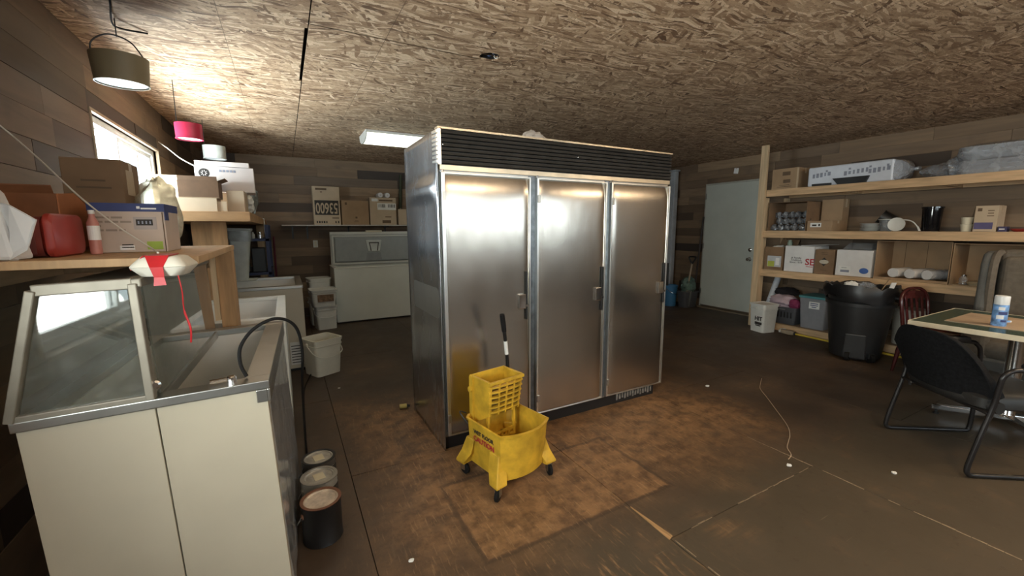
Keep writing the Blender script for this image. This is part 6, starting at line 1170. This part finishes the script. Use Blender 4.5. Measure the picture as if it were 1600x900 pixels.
# white cords draped along the left wall
CW = M('white_cord', (0.62, 0.58, 0.50), 0.5)
tag(obj('extension_cable', MB().tube(spline([(-0.962, 1.5, 2.10), (-0.958, 2.1, 1.93), (-0.945, 2.45, 1.824), (-0.83, 2.38, 1.700), (-0.665, 2.18, 1.542), (-0.565, 2.165, 1.432), (-0.46, 2.12, 1.345), (-0.40, 1.90, 1.337), (-0.37, 1.76, 1.345)]), 0.0032, 6), CW, smooth=True), 'white cord sagging along the left wall over the tall brown carton', 'cord')
tag(obj('extension_cable', MB().tube(spline([(-0.955, 5.04, 2.22), (-0.86, 4.85, 2.14), (-0.74, 4.65, 2.03), (-0.60, 4.45, 1.94)]), 0.0045, 6), CW, smooth=True), 'white cord running from the window corner down to the logo carton', 'cord')

# ------------------------------------------------------------------ paint cans and litter on the floor
def can(label, x, y, bodym, rimm, lidm, lab, sc=1.0):
    t = thing('paint_can', label, 'paint can', (x, y, 0), (0, 0, R(20)), 'paint cans beside the dipping cabinet'); r_ = 0.083 * sc; h = 0.19
    obj('shell', MB().lathe([(0.0, 0.0), (r_, 0.0), (r_ + 0.002, 0.004), (r_, 0.008), (r_, h - 0.01), (r_ + 0.003, h - 0.005), (r_ + 0.003, h)], n=36, close1=False), bodym, t, smooth=True)
    obj('rim', MB().lathe([(r_ + 0.003, h - 0.003), (r_ + 0.003, h + 0.002), (r_ - 0.010, h + 0.002), (r_ - 0.012, h - 0.006)], n=36, close0=False, close1=False), rimm, t, smooth=True)
    ld = obj('lid', MB().lathe([(r_ - 0.011, h - 0.002), (r_ - 0.018, h - 0.001), (r_ - 0.022, h - 0.006), (0.0, h - 0.006)], n=36, close0=False), lidm, t, smooth=True)
    for s in (-1, 1): obj('ear', MB().lathe([(0.012, 0), (0.012, 0.004), (0, 0.007)], n=12, M4=Matrix.Translation((s * r_, 0, h * 0.75)) @ Matrix.Rotation(R(90 * s), 4, 'Y')), rimm, t)
    obj('bail', MB().tube(spline([(r_ + 0.006, 0, h * 0.75), (r_ + 0.014, 0.03, h * 0.5), (r_ * 0.7, r_ * 0.8, h * 0.42), (-r_ * 0.3, r_ * 1.15, h * 0.42), (-r_ - 0.012, 0.03, h * 0.5), (-r_ - 0.006, 0, h * 0.75)]), 0.002, 6), CHROME, t)
    if lab:
        obj('lid_sticker', MB().box((-0.025, -0.03, h - 0.0055), (0.025, 0.03, h - 0.003), Matrix.Rotation(R(-10), 4, 'Z')), M('masking_tape', (0.62, 0.55, 0.38), 0.6), ld)
        n = 18; a0, a1 = R(-150), R(10); P = [[((r_ + 0.0012) * math.cos(a0 + (a1 - a0) * i / n), (r_ + 0.0012) * math.sin(a0 + (a1 - a0) * i / n), z) for i in range(n + 1)] for z in (0.02, 0.15)]
        obj('wrap_label', MB().add(P[0] + P[1], [(i, i + 1, n + 2 + i, n + 1 + i) for i in range(n)]), M('can_label', (0.62, 0.60, 0.55), 0.5), t)
        P = [[((r_ + 0.002) * math.cos(R(-70) + R(70) * i / n), (r_ + 0.002) * math.sin(R(-70) + R(70) * i / n), z) for i in range(n + 1)] for z in (0.10, 0.15)]
        obj('dark_band', MB().add(P[0] + P[1], [(i, i + 1, n + 2 + i, n + 1 + i) for i in range(n)]), INK, t)
    return t
LIDM = M('dull_lid', (0.40, 0.38, 0.34), 0.45, 0.4, var=0.3, scale=20); RUST = M('rusty_rim', (0.22, 0.10, 0.06), 0.5, 0.3); TINR = M('tin_rim', (0.45, 0.43, 0.40), 0.35, 0.9)
can('black-sided paint can with a pinkish stained lid nearest the camera', 0.060, 1.965, BLACK, RUST, M('stained_lid', (0.52, 0.44, 0.36), 0.5, var=0.4, scale=18), False, 1.02)
can('paint can with a white label in the middle of three cans', 0.066, 2.165, M('can_side', (0.45, 0.44, 0.40), 0.4, 0.4), TINR, LIDM, True)
can('dark paint can with a taped lid farthest of three cans', 0.076, 2.358, M('can_side_dark', (0.10, 0.09, 0.08), 0.4, 0.3), DARKMETAL, LIDM, True)
pg = thing('yellow_plug', 'yellow cord plug on the floor at the left foot of the refrigerator', 'plug', (0.74, 3.17, 0), (0, 0, R(-10))); obj('plug', MB().tube([(-0.035, 0, 0.02), (0.02, 0, 0.02)], [0.018, 0.018], 12), M('plug_yellow', (0.62, 0.50, 0.16), 0.5), pg, smooth=True); obj('collar', MB().tube([(0.02, 0, 0.02), (0.045, 0, 0.018)], [0.012, 0.009], 10), BLACK, pg)
tag(obj('thin_string', MB().tube(spline([(3.86, 2.172, 0.003), (3.72, 2.10, 0.003), (3.60, 2.029, 0.003), (3.45, 1.88, 0.003), (3.289, 1.723, 0.003), (3.088, 1.53, 0.003), (2.957, 1.443, 0.003), (2.86, 1.40, 0.003), (2.765, 1.357, 0.003), (2.70, 1.30, 0.003), (2.63, 1.277, 0.003)]), 0.0028, 6), M('pale_string', (0.45, 0.34, 0.24), 0.8)), 'thin pale string lying curved on the open floor', 'string')
for i, (x, y, s, lab) in enumerate(((0.38, 1.617, 0.010, 'white paper scrap on the floor near the paint cans'), (2.56, 1.237, 0.012, 'white crumb on the floor at the end of the string'), (3.007, 0.899, 0.012, 'white chip on the floor beside the black chair'), (3.245, 2.296, 0.014, 'pale chip on the floor right of the refrigerator'), (0.333, 3.873, 0.009, 'tiny pale chip on the floor near the cream pail'))):
    tag(obj('floor_scrap', blob((x, y, 0), s * 1.3, s, s * 0.5, 120 + i, 0.5, 10, 6), PAPER), lab, 'scrap')
